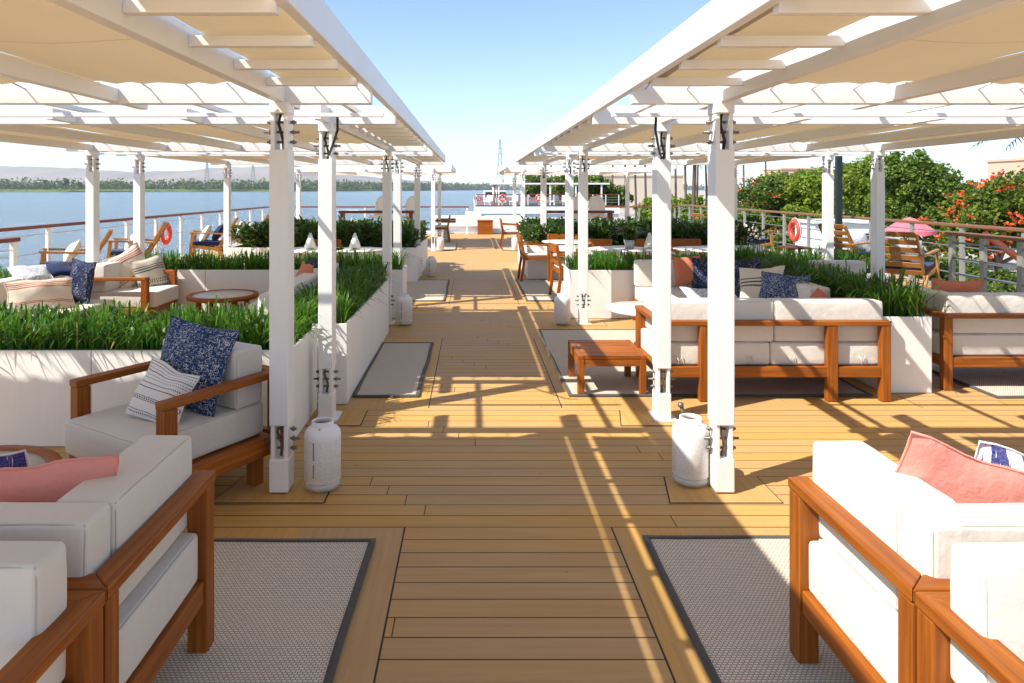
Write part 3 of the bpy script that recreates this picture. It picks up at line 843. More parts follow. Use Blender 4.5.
# ------------------------------------------------------------------ seating
RH, RT = .61, .036             # rail height and thickness
def rail_mb(poly, z0=RH - RT, z1=RH): return MB().prism(poly, z0, z1)

def sofa(name, label, cat, loc, rz, W, D, arms=(True, True), side_cush=(False, False), nseat=2, nback=2, backrail=True, posts=(), group='teak sofas with cream cushions',
         seat_over=.03, wood='teak', seed=0, detail=True, back_x=None, ties=False, bh=.745, bt=.177, bo=.085, club=False):
    t = thing(name, label, cat, loc, rz, group); w = W / 2; m = M[wood]; bv = .005
    a = .07
    if backrail:
        p = [(-w, 0), (w, 0), (w - a * arms[1], a), (-w + a * arms[0], a)]
        rail_mb(p).build('back_rail', m, t, bv)
    for k, sx in ((0, -1), (1, 1)):
        if arms[k]:
            p = [(sx * w, .0012), (sx * w, D), (sx * (w - a), D), (sx * (w - a), a + .0012)]
            if sx > 0: p = [(w, .0012), (w, D), (w - a, D), (w - a, a + .0012)]
            if sx < 0: p = p[::-1]
            rail_mb(p).build('arm_rail', m, t, bv)
    zt = RH - RT - .001
    for k, sx in ((0, -1), (1, 1)):
        x0, x1 = sorted((sx * (w - .003), sx * (w - .072)))
        for (y0, y1, up) in ((D - .075, D - .004, arms[k]), (.004, .066, backrail or arms[k])):
            if club:
                mb = MB(); mb.box((x0, y0, .267), (x1, y1, zt)); mb.build('arm_post', m, t, bv)
                q = .10 * (1 if y0 < .1 else -1)
                mb = MB(); mb.box((x0 - sx * .05, y0 + q, .003), (x1 - sx * .05, y1 + q, .168)); mb.build('leg', m, t, bv)
                continue
            mb = MB(); mb.box((x0, y0, .003), (x1, y1, zt if up else .27)); mb.build('leg', m, t, bv)
    for x in posts:
        mb = MB(); mb.box((x - .04, .004, .003), (x + .04, .062, zt)); mb.build('back_post', m, t, bv)
    mb = MB(); z0, z1 = .185, .262
    if club:
        z0, z1 = .17, .266; mb.box((-w, 0, z0), (w, .04, z1)); mb.box((-w, D - .04, z0), (w, D, z1))
        for sx in (-1, 1):
            x0, x1 = sorted((sx * w, sx * (w - .04))); mb.box((x0, .0405, z0), (x1, D - .0405, z1))
    if not club: mb.box((-w + .074, .012, z0), (w - .074, .052, z1)); mb.box((-w + .074, D - .055, z0), (w - .074, D - .012, z1))
    for sx in (-1, 1) if not club else ():
        x0, x1 = sorted((sx * (w - .012), sx * (w - .052))); mb.box((x0, .07, z0), (x1, D - .08, z1))
    mb.box((-w + .055, .055, .235), (w - .055, D - .058, .256))
    mb.build('base_frame', m, t, .003)
    n = (14, 9, 5) if detail else (6, 5, 3)
    xl = -w + (.08 if arms[0] else .01); xr = w - (.08 if arms[1] else .01)
    bl, br = back_x or (xl, xr); wide = seat_over < .04
    if wide: xl, xr = -w + .025, w - .025
    def block(nm, lo, hi, sd, axis=2, r=.016, puff=.004):
        mb = MB(); mb.rbox(lo, hi, r, puff, .0028, sd, n); o = mb.build(nm, M['cream'], t)
        if detail:
            q = MB(); q.seam(lo, hi, r, axis, .0024, sd, puff, .0028); q.build('piping', M['welt'], o)
        return o
    for k in range(nseat):
        x0 = xl + (xr - xl) * k / nseat; x1 = xl + (xr - xl) * (k + 1) / nseat
        o = block('seat_cushion', (x0 + .004, .075, .262), (x1 - .004, (D - .08 if wide and any(arms) else D + seat_over), .432), seed + k)
        if ties:
            for xx in (x0 + .16, x1 - .16):
                q = MB(); q.tube([(xx - .03, .062, .335), (xx - .008, .052, .30), (xx - .016, .05, .275)], .004, 5); q.tube([(xx + .015, .062, .335), (xx + .004, .052, .31), (xx + .02, .05, .28)], .004, 5)
                q.build('tie_cord', M['offwhite'], o)
    for k in range(nback):
        x0 = bl + (br - bl) * k / nback; x1 = bl + (br - bl) * (k + 1) / nback
        block('back_cushion', (x0 + .003, bo, .436), (x1 - .003, bo + bt, bh), seed + 10 + k, 1)
    for k, sx in ((0, -1), (1, 1)):
        if side_cush[k]:
            x0, x1 = sorted((sx * (w - .074), sx * (w - .25)))
            block('side_cushion', (x0, bo + bt + .006, .436), (x1, D - .02, bh - .004), seed + 20 + k, 0)
    return t

def pillow(name, label, mat, loc, rot, w, h, thick=.13, group=None, seed=0, fringe=False, cat='cushion'):
    """stuffed cushion; lies in its own xz plane, face along -y"""
    mb = MB(); N = 14
    def side(sg):
        def fn(u, v):
            a, b = 2 * u - 1, 2 * v - 1
            k = (max(0, 1 - abs(a) ** 2.3) * max(0, 1 - abs(b) ** 2.3)) ** .62
            pin = 1 - .09 * (1 - abs(b) ** 1.6) * abs(a) ** 2.2; pin2 = 1 - .10 * (1 - abs(a) ** 1.6) * abs(b) ** 2.2
            p = Vector((a * w / 2 * pin, sg * thick / 2 * k, b * h / 2 * pin2))
            q = noise.noise_vector(p * 7 + Vector((seed * 3.1, 0, seed)))
            return p + Vector((q.x * .012, q.y * .026 * min(1, k * 3), q.z * .018))
        return fn
    mb.grid(side(-1), N, N); mb.grid(side(1), N, N, flip=True)
    e = MB(); c = []
    f = side(-1)
    for k in range(4 * N):
        s_, q = divmod(k, N); q /= N
        u, v = ((q, 0), (1, q), (1 - q, 1), (0, 1 - q))[s_]; c.append(f(u, v))
    o = mb.build(name, M[mat] if isinstance(mat, str) else mat, None, loc=loc, rot=rot)
    e.tube(c, .004, 5, closed=True); e.build('piping', M[mat], o)
    if False:
        g = MB(); rs = random.Random(seed)
        for p in c[N:2 * N] + c[3 * N:]:
            d = Vector((1 if p.x > 0 else -1, 0, 0)); g.tube([p, p + d * .02 + Vector((0, rs.uniform(-.01, .01), rs.uniform(-.012, .012)))], .0035, 4)
        g.build('tassel_fringe', M['navy'], o)
    return tag(o, label, cat, group)

def round_table(label, loc, r, h, rim=True, group=None, top='tabletop', legs='teak', pedestal=False):
    t = thing('round_table', label, 'table', loc, 0, group)
    if rim:
        mb = MB(); mb.lathe([(r - .07, h - .045), (r, h - .045), (r + .004, h - .02), (r, h), (r - .055, h), (r - .06, h - .006), (r - .06, h - .045)], n=48, cap=False); mb.build('rim', M[legs], t)
        mb = MB(); mb.lathe([(0, h - .03), (r - .061, h - .03), (r - .061, h - .005), (0, h - .004)], n=48, cap=False); mb.build('table_top', M[top], t)
    else:
        mb = MB(); mb.lathe([(0, h - .022), (r - .02, h - .022), (r, h - .008), (r - .004, h), (0, h)], n=48, cap=False); mb.build('table_top', M[top], t)
    if pedestal:
        mb = MB(); mb.lathe([(.04, .03), (.032, h - .023)], n=16); mb.build('pedestal', M[top], t)
        mb = MB(); mb.lathe([(0, .002), (r * .58, .002), (r * .58, .014), (.05, .03), (0, .03)], n=32, cap=False); mb.build('foot', M[top], t)
    else:
        for k in range(4):
            a = .785 + 1.571 * k; mb = MB()
            mb.bar((math.cos(a) * r * .72, math.sin(a) * r * .72, h - .046), (math.cos(a) * r * .8, math.sin(a) * r * .8, .002), .05, .05, up=(math.cos(a), math.sin(a), 0)); mb.build('leg', M[legs], t, .004)
    return t

def lantern(label, loc, rz=0.):
    t = thing('floor_lantern', label, 'lantern', loc, rz, 'white perforated lanterns on the deck')
    mb = MB(); mb.lathe([(.094, .05), (.0965, .052), (.0965, .285), (.092, .305), (.078, .322), (.062, .331), (.058, .335), (.058, .358), (.052, .360), (.050, .355), (.050, .335), (.07, .318), (.085, .298), (.0915, .06)], n=40, cap=False)
    sh = mb.build('shade', M['perf'], t)
    for z0, z1 in ((.085, .155), (.175, .27)):
        b = MB(); a = -1.95; c, s_ = math.cos(a) * .097, math.sin(a) * .097
        b.obox(Vector((c, s_, (z0 + z1) / 2)), Vector((-math.sin(a), math.cos(a), 0)) * .008, Vector((math.cos(a), math.sin(a), 0)) * .002, Vector((0, 0, z1 - z0))); b.build('slot', M['grey_post'], sh)
    g = MB(); g.lathe([(0, .004), (.07, .004), (.088, .008), (.095, .025), (.093, .055), (.089, .055), (.089, .028), (.082, .014), (0, .012)], n=40, cap=False); g.build('glass_base', M['glass'], t)
    c = MB(); c.lathe([(0, .014), (.072, .014), (.072, .05), (0, .05)], n=24, cap=False); c.build('candle', M['candle'], t)
    for a in (-1.7, .4, 2.5):
        b = MB(); b.lathe([(0, 0), (.006, 0), (.004, .004), (0, .005)], (math.cos(a) * .066, math.sin(a) * .066, .329), 8, cap=False); b.build('bolt', M['bolt'], sh)
    return t

def side_table(label, loc, W, D, H, rz=0.):
    t = thing('side_table', label, 'side table', loc, rz)
    mb = MB(); n = 5
    for k in range(n):
        y0, y1 = -D / 2 + D * k / n, -D / 2 + D * (k + 1) / n; mb.box((-W / 2 + .045, y0 + .004, H - .026), (W / 2 - .045, y1 - .004, H))
    mb.box((-W / 2, -D / 2, H - .03), (-W / 2 + .044, D / 2, H + .0005)); mb.box((W / 2 - .044, -D / 2, H - .03), (W / 2, D / 2, H + .0005))
    mb.build('table_top', M['teak'], t, .002)
    mb = MB(); ap = .055
    mb.box((-W / 2 + .05, -D / 2 + .006, H - .03 - ap), (W / 2 - .05, -D / 2 + .028, H - .031)); mb.box((-W / 2 + .05, D / 2 - .028, H - .03 - ap), (W / 2 - .05, D / 2 - .006, H - .031))
    mb.box((-W / 2 + .006, -D / 2 + .05, H - .03 - ap), (-W / 2 + .028, D / 2 - .05, H - .031)); mb.box((W / 2 - .028, -D / 2 + .05, H - .03 - ap), (W / 2 - .006, D / 2 - .05, H - .031))
    mb.build('apron', M['teak'], t, .002)
    for sx in (-1, 1):
        for sy in (-1, 1):
            mb = MB(); mb.box((sx * (W / 2 - .025) - .025, sy * (D / 2 - .025) - .025, .002), (sx * (W / 2 - .025) + .025, sy * (D / 2 - .025) + .025, H - .0305)); mb.build('leg', M['teak'], t, .004)
    return t

def deck_chair_proto(label, loc, rz):
    """slatted lounge chair facing its own +y"""
    t = thing('deck_chair', label, 'deck chair', loc, rz, 'pale teak deck chairs along the railings'); m = M['teak_y']
    for sx in (-1, 1):
        x = sx * .30
        mb = MB(); mb.bar((x, .44, .0), (x, .36, .70), .035, .055, up=(0, 1, 0)); mb.build('leg', m, t, .006)
        mb = MB(); mb.bar((x, -.38, .0), (x, -.08, .40), .034, .055, up=(0, 1, 0)); mb.build('leg', m, t, .006)
        mb = MB(); mb.bar((x, .42, .705), (x, -.36, .655), .05, .03); mb.build('arm', m, t, .008)
        mb = MB(); mb.bar((x * .88, -.10, .30), (x * .88, -.50, .98), .03, .055, up=(0, 1, 0)); mb.build('back_stile', m, t, .006)
        mb = MB(); mb.bar((x * .93, .42, .42), (x * .93, -.20, .33), .03, .06); mb.build('seat_rail', m, t, .005)
    mb = MB()
    for k in range(6):
        u = .14 + .83 * k / 5; y, z = -.10 - .40 * u, .30 + .68 * u
        mb.bar((-.25, y, z), (.25, y, z), .016, .085, up=(0, -.51, .86))
    mb.build('back_slats', m, t, .003)
    mb = MB()
    for k in range(6): mb.bar((-.265, .40 - .1 * k, .445 - .0145 * k), (.265, .40 - .1 * k, .445 - .0145 * k), .075, .018)
    mb.build('seat_slats', m, t, .003)
    mb = MB(); mb.rbox((-.26, -.16, .43), (.26, .44, .50), .025, .01, .004, 3, (5, 5, 2)); o = mb.build('seat_pad', M['navy'], t); o.rotation_euler = (.05, 0, 0)
    return t

def dining_chair_proto(label, loc, rz):
    t = thing('dining_chair', label, 'dining chair', loc, rz, 'teak dining chairs'); m = M['teak']
    for sx in (-1, 1):
        x = sx * .25
        mb = MB(); mb.bar((x, .22, 0), (x, .21, .62), .038, .042, up=(0, 1, 0)); mb.build('leg', m, t, .006)
        mb = MB(); mb.bar((x, -.26, 0), (x, -.20, .42), .038, .045, up=(0, 1, 0)); mb.bar((x, -.20, .42), (x, -.27, .80), .036, .045, up=(0, 1, 0)); mb.build('leg', m, t, .006)
        mb = MB(); mb.bar((x, .25, .635), (x, -.23, .66), .05, .03); mb.build('arm', m, t, .008)
        mb = MB(); mb.bar((x, .20, .41), (x, -.20, .41), .03, .06); mb.build('seat_rail', m, t, .004)
    mb = MB(); mb.bar((-.24, -.262, .74), (.24, -.262, .74), .024, .13); mb.build('back_board', m, t, .006)
    mb = MB(); mb.bar((-.24, -.225, .53), (.24, -.225, .53), .02, .05); mb.build('back_rung', m, t, .004)
    mb = MB(); mb.bar((-.23, .205, .41), (.23, .205, .41), .03, .06); mb.build('seat_rail', m, t, .004)
    mb = MB(); mb.bar((-.23, -.2, .41), (.23, -.2, .41), .03, .06); mb.build('seat_rail', m, t, .004)
    mb = MB(); mb.rbox((-.235, -.20, .44), (.235, .235, .495), .022, .012, .003, 5, (5, 5, 2)); mb.build('seat_cushion', M['offwhite'], t)
    return t

def rug(label, x0, x1, y0, y1, seed=0):
    t = thing('rug', label, 'rug', ((x0 + x1) / 2, (y0 + y1) / 2, .004), 0, 'grey woven rugs with dark binding')
    w, d = (x1 - x0) / 2, (y1 - y0) / 2; rs = random.Random(seed)
    def edge(x, y):
        q = noise.noise((x * 1.7 + seed * 5, y * 1.3, 2)) * .018
        return Vector((x + q * (1 if abs(x) > w * .6 else 0), y + noise.noise((x * 1.5, seed * 3 + y, 7)) * .012 * (1 if abs(y) > d * .6 else 0), .009 + .004 * noise.noise((x * 2, y * 2, seed))))
    mb = MB(); mb.grid(lambda u, v: edge(-w + 2 * w * u, -d + 2 * d * v), 40, 40, uvs=(2 * w, 2 * d)); mb.build('woven_field', M['rug'], t)
    mb = MB(); b = .027
    pts = []
    N = 30
    for (ax, ay, bx, by) in ((-w, -d, w, -d), (w, -d, w, d), (w, d, -w, d), (-w, d, -w, -d)):
        for k in range(N): pts.append((ax + (bx - ax) * k / N, ay + (by - ay) * k / N))
    n = len(pts); o = 0
    for (x, y) in pts:
        e = edge(x, y); s = Vector((math.copysign(1, x) if abs(x) > w - 1e-4 else 0, math.copysign(1, y) if abs(y) > d - 1e-4 else 0, 0))
        xi, yi = max(-w + b, min(w - b, x)), max(-d + b, min(d - b, y)); i_ = edge(x, y) + Vector((xi - x, yi - y, 0))
        mb.v += [(e.x, e.y, .001), (e.x, e.y, e.z + .004), (i_.x, i_.y, i_.z + .005), (i_.x, i_.y, i_.z - .004)]
    for k in range(n):
        k2 = (k + 1) % n
        for q in range(3): mb.face([k * 4 + q, k2 * 4 + q, k2 * 4 + q + 1, k * 4 + q + 1], None, True)
    mb.build('binding', M['rug_edge'], t)
    return t

def cone_lamp(label, loc):
    t = thing('table_lamp', label, 'lamp', loc, 0, 'white cone table lamps')
    mb = MB(); mb.lathe([(.085, .03), (.088, .03), (.014, .235), (.0, .237)], n=24, cap=False); mb.build('lamp_shade', M['shell'], t)
    mb = MB(); mb.lathe([(0, 0), (.055, 0), (.055, .012), (.012, .02), (.012, .2), (0, .2)], n=20, cap=False); mb.build('lamp_base', M['shell'], t)
    return t

def bar_chair_proto(label, loc, rz):
    t = thing('bar_chair', label, 'bar chair', loc, rz, 'white shell bar chairs')
    mb = MB()
    def fn(u, v):
        a = (u - .5) * 2.2; hgt = (1 - abs(2 * u - 1) ** 3 * .35)
        r = .29; return (math.sin(a) * r, -math.cos(a) * r * .75, .80 + .66 * v * hgt - .05 * v * v)
    mb.grid(fn, 16, 8); o = mb.build('shell_back', M['shell'], t); sm = o.modifiers.new('thick', 'SOLIDIFY'); sm.thickness = .035
    mb = MB(); mb.rbox((-.25, -.2, .76), (.25, .24, .84), .03, .01, .002, 2, (5, 5, 2)); mb.build('seat', M['shell'], t)
    for sx in (-1, 1):
        for sy in (-1, 1):
            mb = MB(); mb.bar((sx * .17, sy * .15, .77), (sx * .23, sy * .21, 0), .03, .03, up=(0, 1, 0)); mb.build('leg', M['teak_d'], t, .004)
    return t
# ------------------------------------------------------------------ placing everything
def build_furniture():
    S = 'teak sofas with cream cushions'
    # near pair on the river side, back to back, and its mirror on the other side of the aisle
    sofa('teak_sofa', 'cream sofa with salmon cushion beside the grey rug, on the river side', 'sofa', (-1.805, 1.695, 0), 0, 1.80, .72, (True, True), (False, True), 2, 2, seed=1, bt=.13, bo=.05)
    sofa('teak_sofa', 'cream sofa cropped by the frame, back to back with the river side salmon cushion sofa', 'sofa', (-1.805, 1.690, 0), math.pi, 1.80, .74, (True, True), (False, False), 2, 2, seed=31, back_x=(-.845, .82), bt=.12, bo=.06, bh=.765)
    sofa('teak_sofa', 'sunlit cream sofa with pale pink cushion, nearest on the tree side', 'sofa', (1.99, 1.69, 0), 0, 1.80, .67, (True, True), (True, False), 2, 2, seed=61, bt=.13, bo=.05)
    sofa('teak_sofa', 'cream sofa cropped by the frame, back to back with the pale pink cushion sofa', 'sofa', (1.99, 1.685, 0), math.pi, 1.80, .74, (True, True), (False, False), 2, 2, seed=91, back_x=(-.82, .86), bt=.12, bo=.06, bh=.765)
    sofa('teak_armchair', 'cream armchair turned to the viewer, holding a blue speckled cushion', 'armchair', (-1.375, 3.985, 0), R(148.7), .80, .74, (True, True), (False, False), 1, 1, True, (), None, .07, seed=121, club=True)
    # tree side, second bay
    sofa('teak_sofa', 'cream sofa seen from behind, next to the low square teak table', 'sofa', (2.275, 5.13, 0), 0, 1.76, .72, (True, False), (True, False), 2, 2, True, (-.52, .44), S, seed=151, ties=True)
    sofa('teak_sofa', 'cream sofa along the grass planter, under the striped and navy cushions', 'sofa', (3.205, 7.05, 0), math.pi / 2, 2.25, .78, (False, False), (False, False), 3, 3, False, (), S, seed=181, detail=False)
    sofa('teak_sofa', 'cream corner sofa holding the terracotta cushion, back against the white planter', 'sofa', (2.46, 8.42, 0), math.pi, 1.0, .76, (False, False), (False, False), 1, 1, False, (), S, seed=201, detail=False)
    sofa('teak_sofa', 'cream sofa seen from behind with a long terracotta cushion over its back', 'sofa', (4.68, 5.42, 0), 0, 1.86, .74, (True, True), (True, False), 2, 2, True, (), S, seed=221)
    sofa('teak_sofa', 'cream seat back half hidden by grass near the dark green post', 'sofa', (4.35, 8.36, 0), math.pi, .68, .74, (False, False), (False, False), 1, 1, False, (), S, seed=241, detail=False)
    # river side, second bay
    sofa('teak_sofa', 'cream sofa with red striped cushion behind the long grass planter', 'sofa', (-4.60, 6.25, 0), -math.pi / 2, 2.1, .78, (False, False), (False, False), 3, 3, False, (), S, seed=261, detail=False)
    sofa('teak_armchair', 'cream armchair with red striped cushion beside the round teak rimmed table', 'armchair', (-4.42, 8.05, 0), -math.pi / 2, .80, .78, (True, True), (False, False), 1, 1, True, (), None, .05, seed=281, detail=False)
    sofa('teak_sofa', 'cream sofa with its back against the lengthwise grass planter by the aisle', 'sofa', (-1.47, 6.75, 0), math.pi / 2, 2.5, .78, (False, False), (False, False), 3, 3, False, (), S, seed=301, detail=False)
    # cushions
    pillow('throw_cushion', 'large blue cushion speckled white on the cream armchair', 'speckle', (-1.50, 3.655, .655), (R(-20), R(4), R(-22)), .47, .46, .14, None, 1, True)
    pillow('throw_cushion', 'small white cushion with rows of black stitching on the armchair', 'bw', (-1.575, 3.475, .56), (R(-26), R(10), R(-24)), .34, .29, .11, None, 2, True)
    pillow('throw_cushion', 'long salmon cushion on the river side sofa', 'salmon', (-1.46, 2.07, .60), (R(14), R(-5), 0), .86, .36, .18, None, 3)
    pillow('throw_cushion', 'white cushion with deep blue dashes beside the salmon cushion', 'ikat', (-1.70, 2.30, .525), (R(18), R(-8), R(6)), .48, .38, .12, None, 4)
    pillow('throw_cushion', 'pale pink cushion on the sunlit sofa', 'salmon', (1.64, 2.08, .60), (R(22), R(18), 0), .84, .35, .15, None, 5)
    pillow('throw_cushion', 'white cushion edged with navy dashes behind the pale pink cushion', 'ikat', (1.98, 2.30, .50), (R(18), R(14), R(-4)), .70, .40, .12, None, 6)
    pillow('throw_cushion', 'terracotta cushion between pale columns on the corner sofa', 'terra', (2.52, 7.97, .645), (R(-16), 0, R(6)), .34, .36, .12, None, 7)
    pillow('throw_cushion', 'dark floral cushion peeping out beside the terracotta cushion', 'speckle_d', (2.74, 7.90, .62), (R(-16), 0, R(-8)), .42, .40, .12, None, 8)
    pillow('throw_cushion', 'light blue floral cushion lying flat behind the seat backs', 'floral_b', (2.16, 6.05, .60), (R(-58), R(0), R(10)), .50, .42, .12, None, 9)
    pillow('throw_cushion', 'tall dark navy floral cushion behind the nearest tree side column', 'speckle_d', (2.82, 7.20, .64), (R(-18), R(-6), R(-48)), .46, .48, .13, None, 10)
    pillow('throw_cushion', 'beige cushion with charcoal stripes between two navy cushions', 'greystripe', (2.84, 6.72, .625), (R(-20), R(-8), R(-50)), .46, .44, .13, None, 11)
    pillow('throw_cushion', 'navy speckled cushion beside the charcoal striped one', 'speckle', (2.86, 6.30, .625), (R(-20), R(2), R(-44)), .44, .42, .14, None, 12, True)
    pillow('throw_cushion', 'corner of a small pinkish cushion above the cream sofa back', 'terra', (2.96, 5.80, .565), (R(-20), R(38), R(-30)), .28, .28, .10, None, 13)
    pillow('throw_cushion', 'long terracotta cushion lying along the top of the sofa back', 'terra', (4.14, 5.86, .695), (R(16), R(1), 0), .46, .28, .13, None, 14)
    pillow('throw_cushion', 'cream lumbar cushion with red stripes on the river side sofa', 'redstripe', (-3.98, 6.30, .63), (R(-20), R(2), R(52)), .58, .30, .14, None, 15)
    pillow('throw_cushion', 'dark navy floral cushion leaning at the end of the river side sofa', 'speckle_d', (-4.02, 7.02, .645), (R(-6), R(4), R(-25)), .36, .46, .13, None, 16)
    pillow('throw_cushion', 'pale blue floral cushion on the back of the river side sofa', 'floral_b', (-4.36, 6.75, .77), (R(-60), 0, R(50)), .34, .26, .10, None, 17)
    pillow('throw_cushion', 'plain navy cushion on the back of the river side sofa', 'navy', (-4.30, 7.10, .77), (R(-60), 0, R(40)), .30, .24, .10, None, 18)
    pillow('throw_cushion', 'cream cushion with red stripes tilted on the armchair', 'redstripe', (-4.10, 8.20, .66), (R(-18), R(-24), R(55)), .46, .46, .13, None, 19)
    pillow('throw_cushion', 'grey striped cushion behind the arm of the river side armchair', 'greystripe', (-3.90, 8.28, .60), (R(-22), R(-8), R(58)), .42, .38, .10, None, 20)
    pillow('throw_cushion', 'orange cushion glimpsed behind the nearest river side column', 'terra', (-1.75, 7.1, .66), (R(-14), 0, R(-60)), .40, .36, .12, None, 21)
    pillow('throw_cushion', 'dark cushion beside the glimpsed orange cushion', 'speckle_d', (-1.78, 7.55, .66), (R(-14), 0, R(-60)), .40, .38, .12, None, 22)
    # tables
    round_table('low round table with teak rim behind the salmon cushion', (-2.15, 2.81, 0), .40, .40)
    round_table('low round table with teak rim between the armchair and the long planter', (-2.86, 7.85, 0), .39, .40)
    round_table('taller of the two pale round tables', (1.74, 6.75, 0), .42, .43, False, pedestal=True)
    round_table('lower of the two pale round tables', (1.96, 6.28, 0), .40, .28, False, pedestal=True)
    t = thing('coffee_table', 'low rectangular grey topped table behind the pale pink cushion', 'coffee table', (2.5, 2.73, 0))
    mb = MB(); W, D = .55, .26
    mb.prism([(-W, -D), (W, -D), (W - .04, -D + .04), (-W + .04, -D + .04)], .355, .40); mb.prism([(W, -D), (W, D), (W - .04, D - .04), (W - .04, -D + .04)], .355, .40)
    mb.prism([(W, D), (-W, D), (-W + .04, D - .04), (W - .04, D - .04)], .355, .40); mb.prism([(-W, D), (-W, -D), (-W + .04, -D + .04), (-W + .04, D - .04)], .355, .40)
    mb.build('table_frame', M['teak_d'], t)
    mb = MB(); mb.box((-W + .042, -D + .042, .37), (W - .042, D - .042, .396)); mb.build('table_top', M['stone'], t)
    for sx in (-1, 1):
        for sy in (-1, 1):
            mb = MB(); mb.box((sx * (W - .03) - .025, sy * (D - .03) - .025, .002), (sx * (W - .03) + .025, sy * (D - .03) + .025, .354)); mb.build('leg', M['teak_d'], t, .004)
    side_table('low square teak table at the arm of the cream sofa', (1.085, 5.56, 0), .53, .56, .315)
    for k, (x, y, r, lab) in enumerate([(2.16, 9.95, .46, 'white dining table carrying the potted plant'), (3.40, 9.95, .46, 'white dining table nearest the tree side outer columns'),
                                        (1.62, 11.35, .46, 'white dining table in front of the dark bushes beside the aisle'),
                                        (-2.30, 9.85, .46, 'white dining table under the cone lamp nearer the river'), (-1.66, 9.85, .40, 'white dining table under the cone lamp nearer the aisle')]):
        round_table(lab, (x, y, 0), r, .74, False, 'white dining tables', pedestal=True)
    for x, y, lab in ((-2.32, 9.8, 'white cone lamp nearer the river'), (-1.68, 9.8, 'white cone lamp nearer the aisle'), (2.56, 9.85, 'white cone lamp beside the potted plant')):
        cone_lamp(lab, (x, y, .741))
    t = thing('potted_plant', 'small leafy plant in a grey pot on the white dining table', 'potted plant', (2.28, 9.9, .741))
    mb = MB(); mb.lathe([(0, 0), (.06, 0), (.08, .13), (.072, .13), (.07, .11), (0, .11)], n=20, cap=False); mb.build('pot', M['stone'], t)
    mb = MB(); rs = random.Random(9)
    for _ in range(170): blade(mb, rs.gauss(0, .03), rs.gauss(0, .03), .1, rs.uniform(.16, .30), rs.random() * 6.28, rs.uniform(.2, 1.0), .022, rs)
    mb.build('foliage', M['bush'], t)
    # dining chairs
    dc = dining_chair_proto('teak dining chair half hidden by a column, its tall stile beside the lantern', (1.46, 10.1, 0), R(-84))
    for x, y, rz, lab in ((1.10, 12.05, -88, 'teak dining chair standing clear on the rug beside the aisle'),
                          (1.95, 10.75, 172, 'reddish chair back behind the potted plant table'),
                          (2.75, 10.7, 184, 'reddish chair back between two white dining tables'),
                          (3.42, 10.75, 180, 'reddish chair back behind the outer white dining table'),
                          (1.62, 12.0, 180, 'orange chair back against the dark bushes'),
                          (1.05, 18.7, -90, 'small teak chair by the bow beside the aisle, on the tree side'),
                          (-.95, 21.0, 90, 'dark teak chair by the bow beside the aisle, on the river side'),
                          (-2.35, 10.6, 180, 'teak chair behind the cone lamp nearer the river')):
        copy_tree(dc, (x, y, 0), R(rz), lab)
    # deck chairs along the rails
    P = deck_chair_proto('pale teak deck chair beside the outer column, closest to the short railing', (-5.95, 10.2, 0), R(118))
    for x, y, rz, lab in ((-6.05, 12.3, 108, 'pale teak deck chair holding a white cushion, just before the lifebuoy'),
                          (-5.55, 14.6, 106, 'pale teak deck chair with navy pad just beyond the lifebuoy'),
                          (-5.50, 16.7, 104, 'pale teak deck chair farthest along the river railing'),
                          (6.42, 10.1, -48, 'pale teak deck chair showing its slatted back, beside the pink parasol'),
                          (6.75, 12.1, -70, 'pale teak deck chair behind the second outer column, blue cushion on it'),
                          (6.05, 15.0, -80, 'pale teak deck chair before the lifebuoy on the tree side'),
                          (6.2, 17.4, -80, 'pale teak deck chair farthest along the tree side railing')):
        copy_tree(P, (x, y, 0), R(rz), lab)
    for k, (x, y, rz, mt, lab, w) in enumerate([(-5.93, 10.12, 118, 'offwhite', 'puffy white cushion on the deck chair by the short railing', .46), (-6.12, 12.33, 108, 'offwhite', 'white cushion on the deck chair before the lifebuoy', .44),
                                   (-5.68, 14.55, 106, 'offwhite', 'white cushion on the deck chair beyond the lifebuoy', .44), (-5.64, 16.65, 104, 'offwhite', 'white cushion on the farthest river side deck chair', .42),
                                   (-5.46, 14.68, 106, 'navy', 'navy cushion behind the white one on the deck chair beyond the lifebuoy', .42),
                                   (6.55, 10.25, -48, 'floral_b', 'blue and white cushion on the slatted deck chair by the pink parasol', .40), (6.84, 12.1, -70, 'floral_b', 'blue and white cushion on the deck chair behind the column', .44),
                                   (6.16, 15.0, -80, 'offwhite', 'white cushion on the deck chair before the tree side lifebuoy', .40)]):
        pillow('throw_cushion', lab, mt, (x, y, .66), (R(-28), 0, R(rz + 180)), w, .42, .16, None, 30 + k)
    t = thing('low_side_table', 'low dark side table between the tree side deck chairs', 'side table', (6.55, 13.9, 0))
    mb = MB(); mb.box((-.25, -.25, .40), (.25, .25, .44)); mb.build('table_top', M['teak_d'], t, .004)
    for sx in (-1, 1):
        for sy in (-1, 1):
            mb = MB(); mb.box((sx * .22 - .025, sy * .22 - .025, 0), (sx * .22 + .025, sy * .22 + .025, .399)); mb.build('leg', M['teak_d'], t, .004)
    # rugs
    rug('grey rug nearest the viewer on the river side', -2.7, -.445, .9, 3.10, 1)
    rug('grey rug nearest the viewer on the tree side, partly sunlit', .775, 3.1, .9, 3.13, 2)
    rug('grey rug along the white planter wall by the aisle', -.925, -.40, 5.24, 7.08, 3)
    rug('grey rug under the low square teak table', .74, 3.1, 5.26, 7.75, 4)
    rug('grey rug under the cream sofa with the long terracotta cushion', 4.02, 6.1, 5.22, 7.6, 5)
    rug('pale grey rug in the third bay on the river side', -2.6, -.385, 9.75, 12.0, 6)
    rug('grey rug under the dining chair beside the aisle', .77, 2.6, 9.75, 12.05, 7)
    rug('small grey rug by the bow on the river side', -2.0, -.42, 17.9, 20.2, 8)
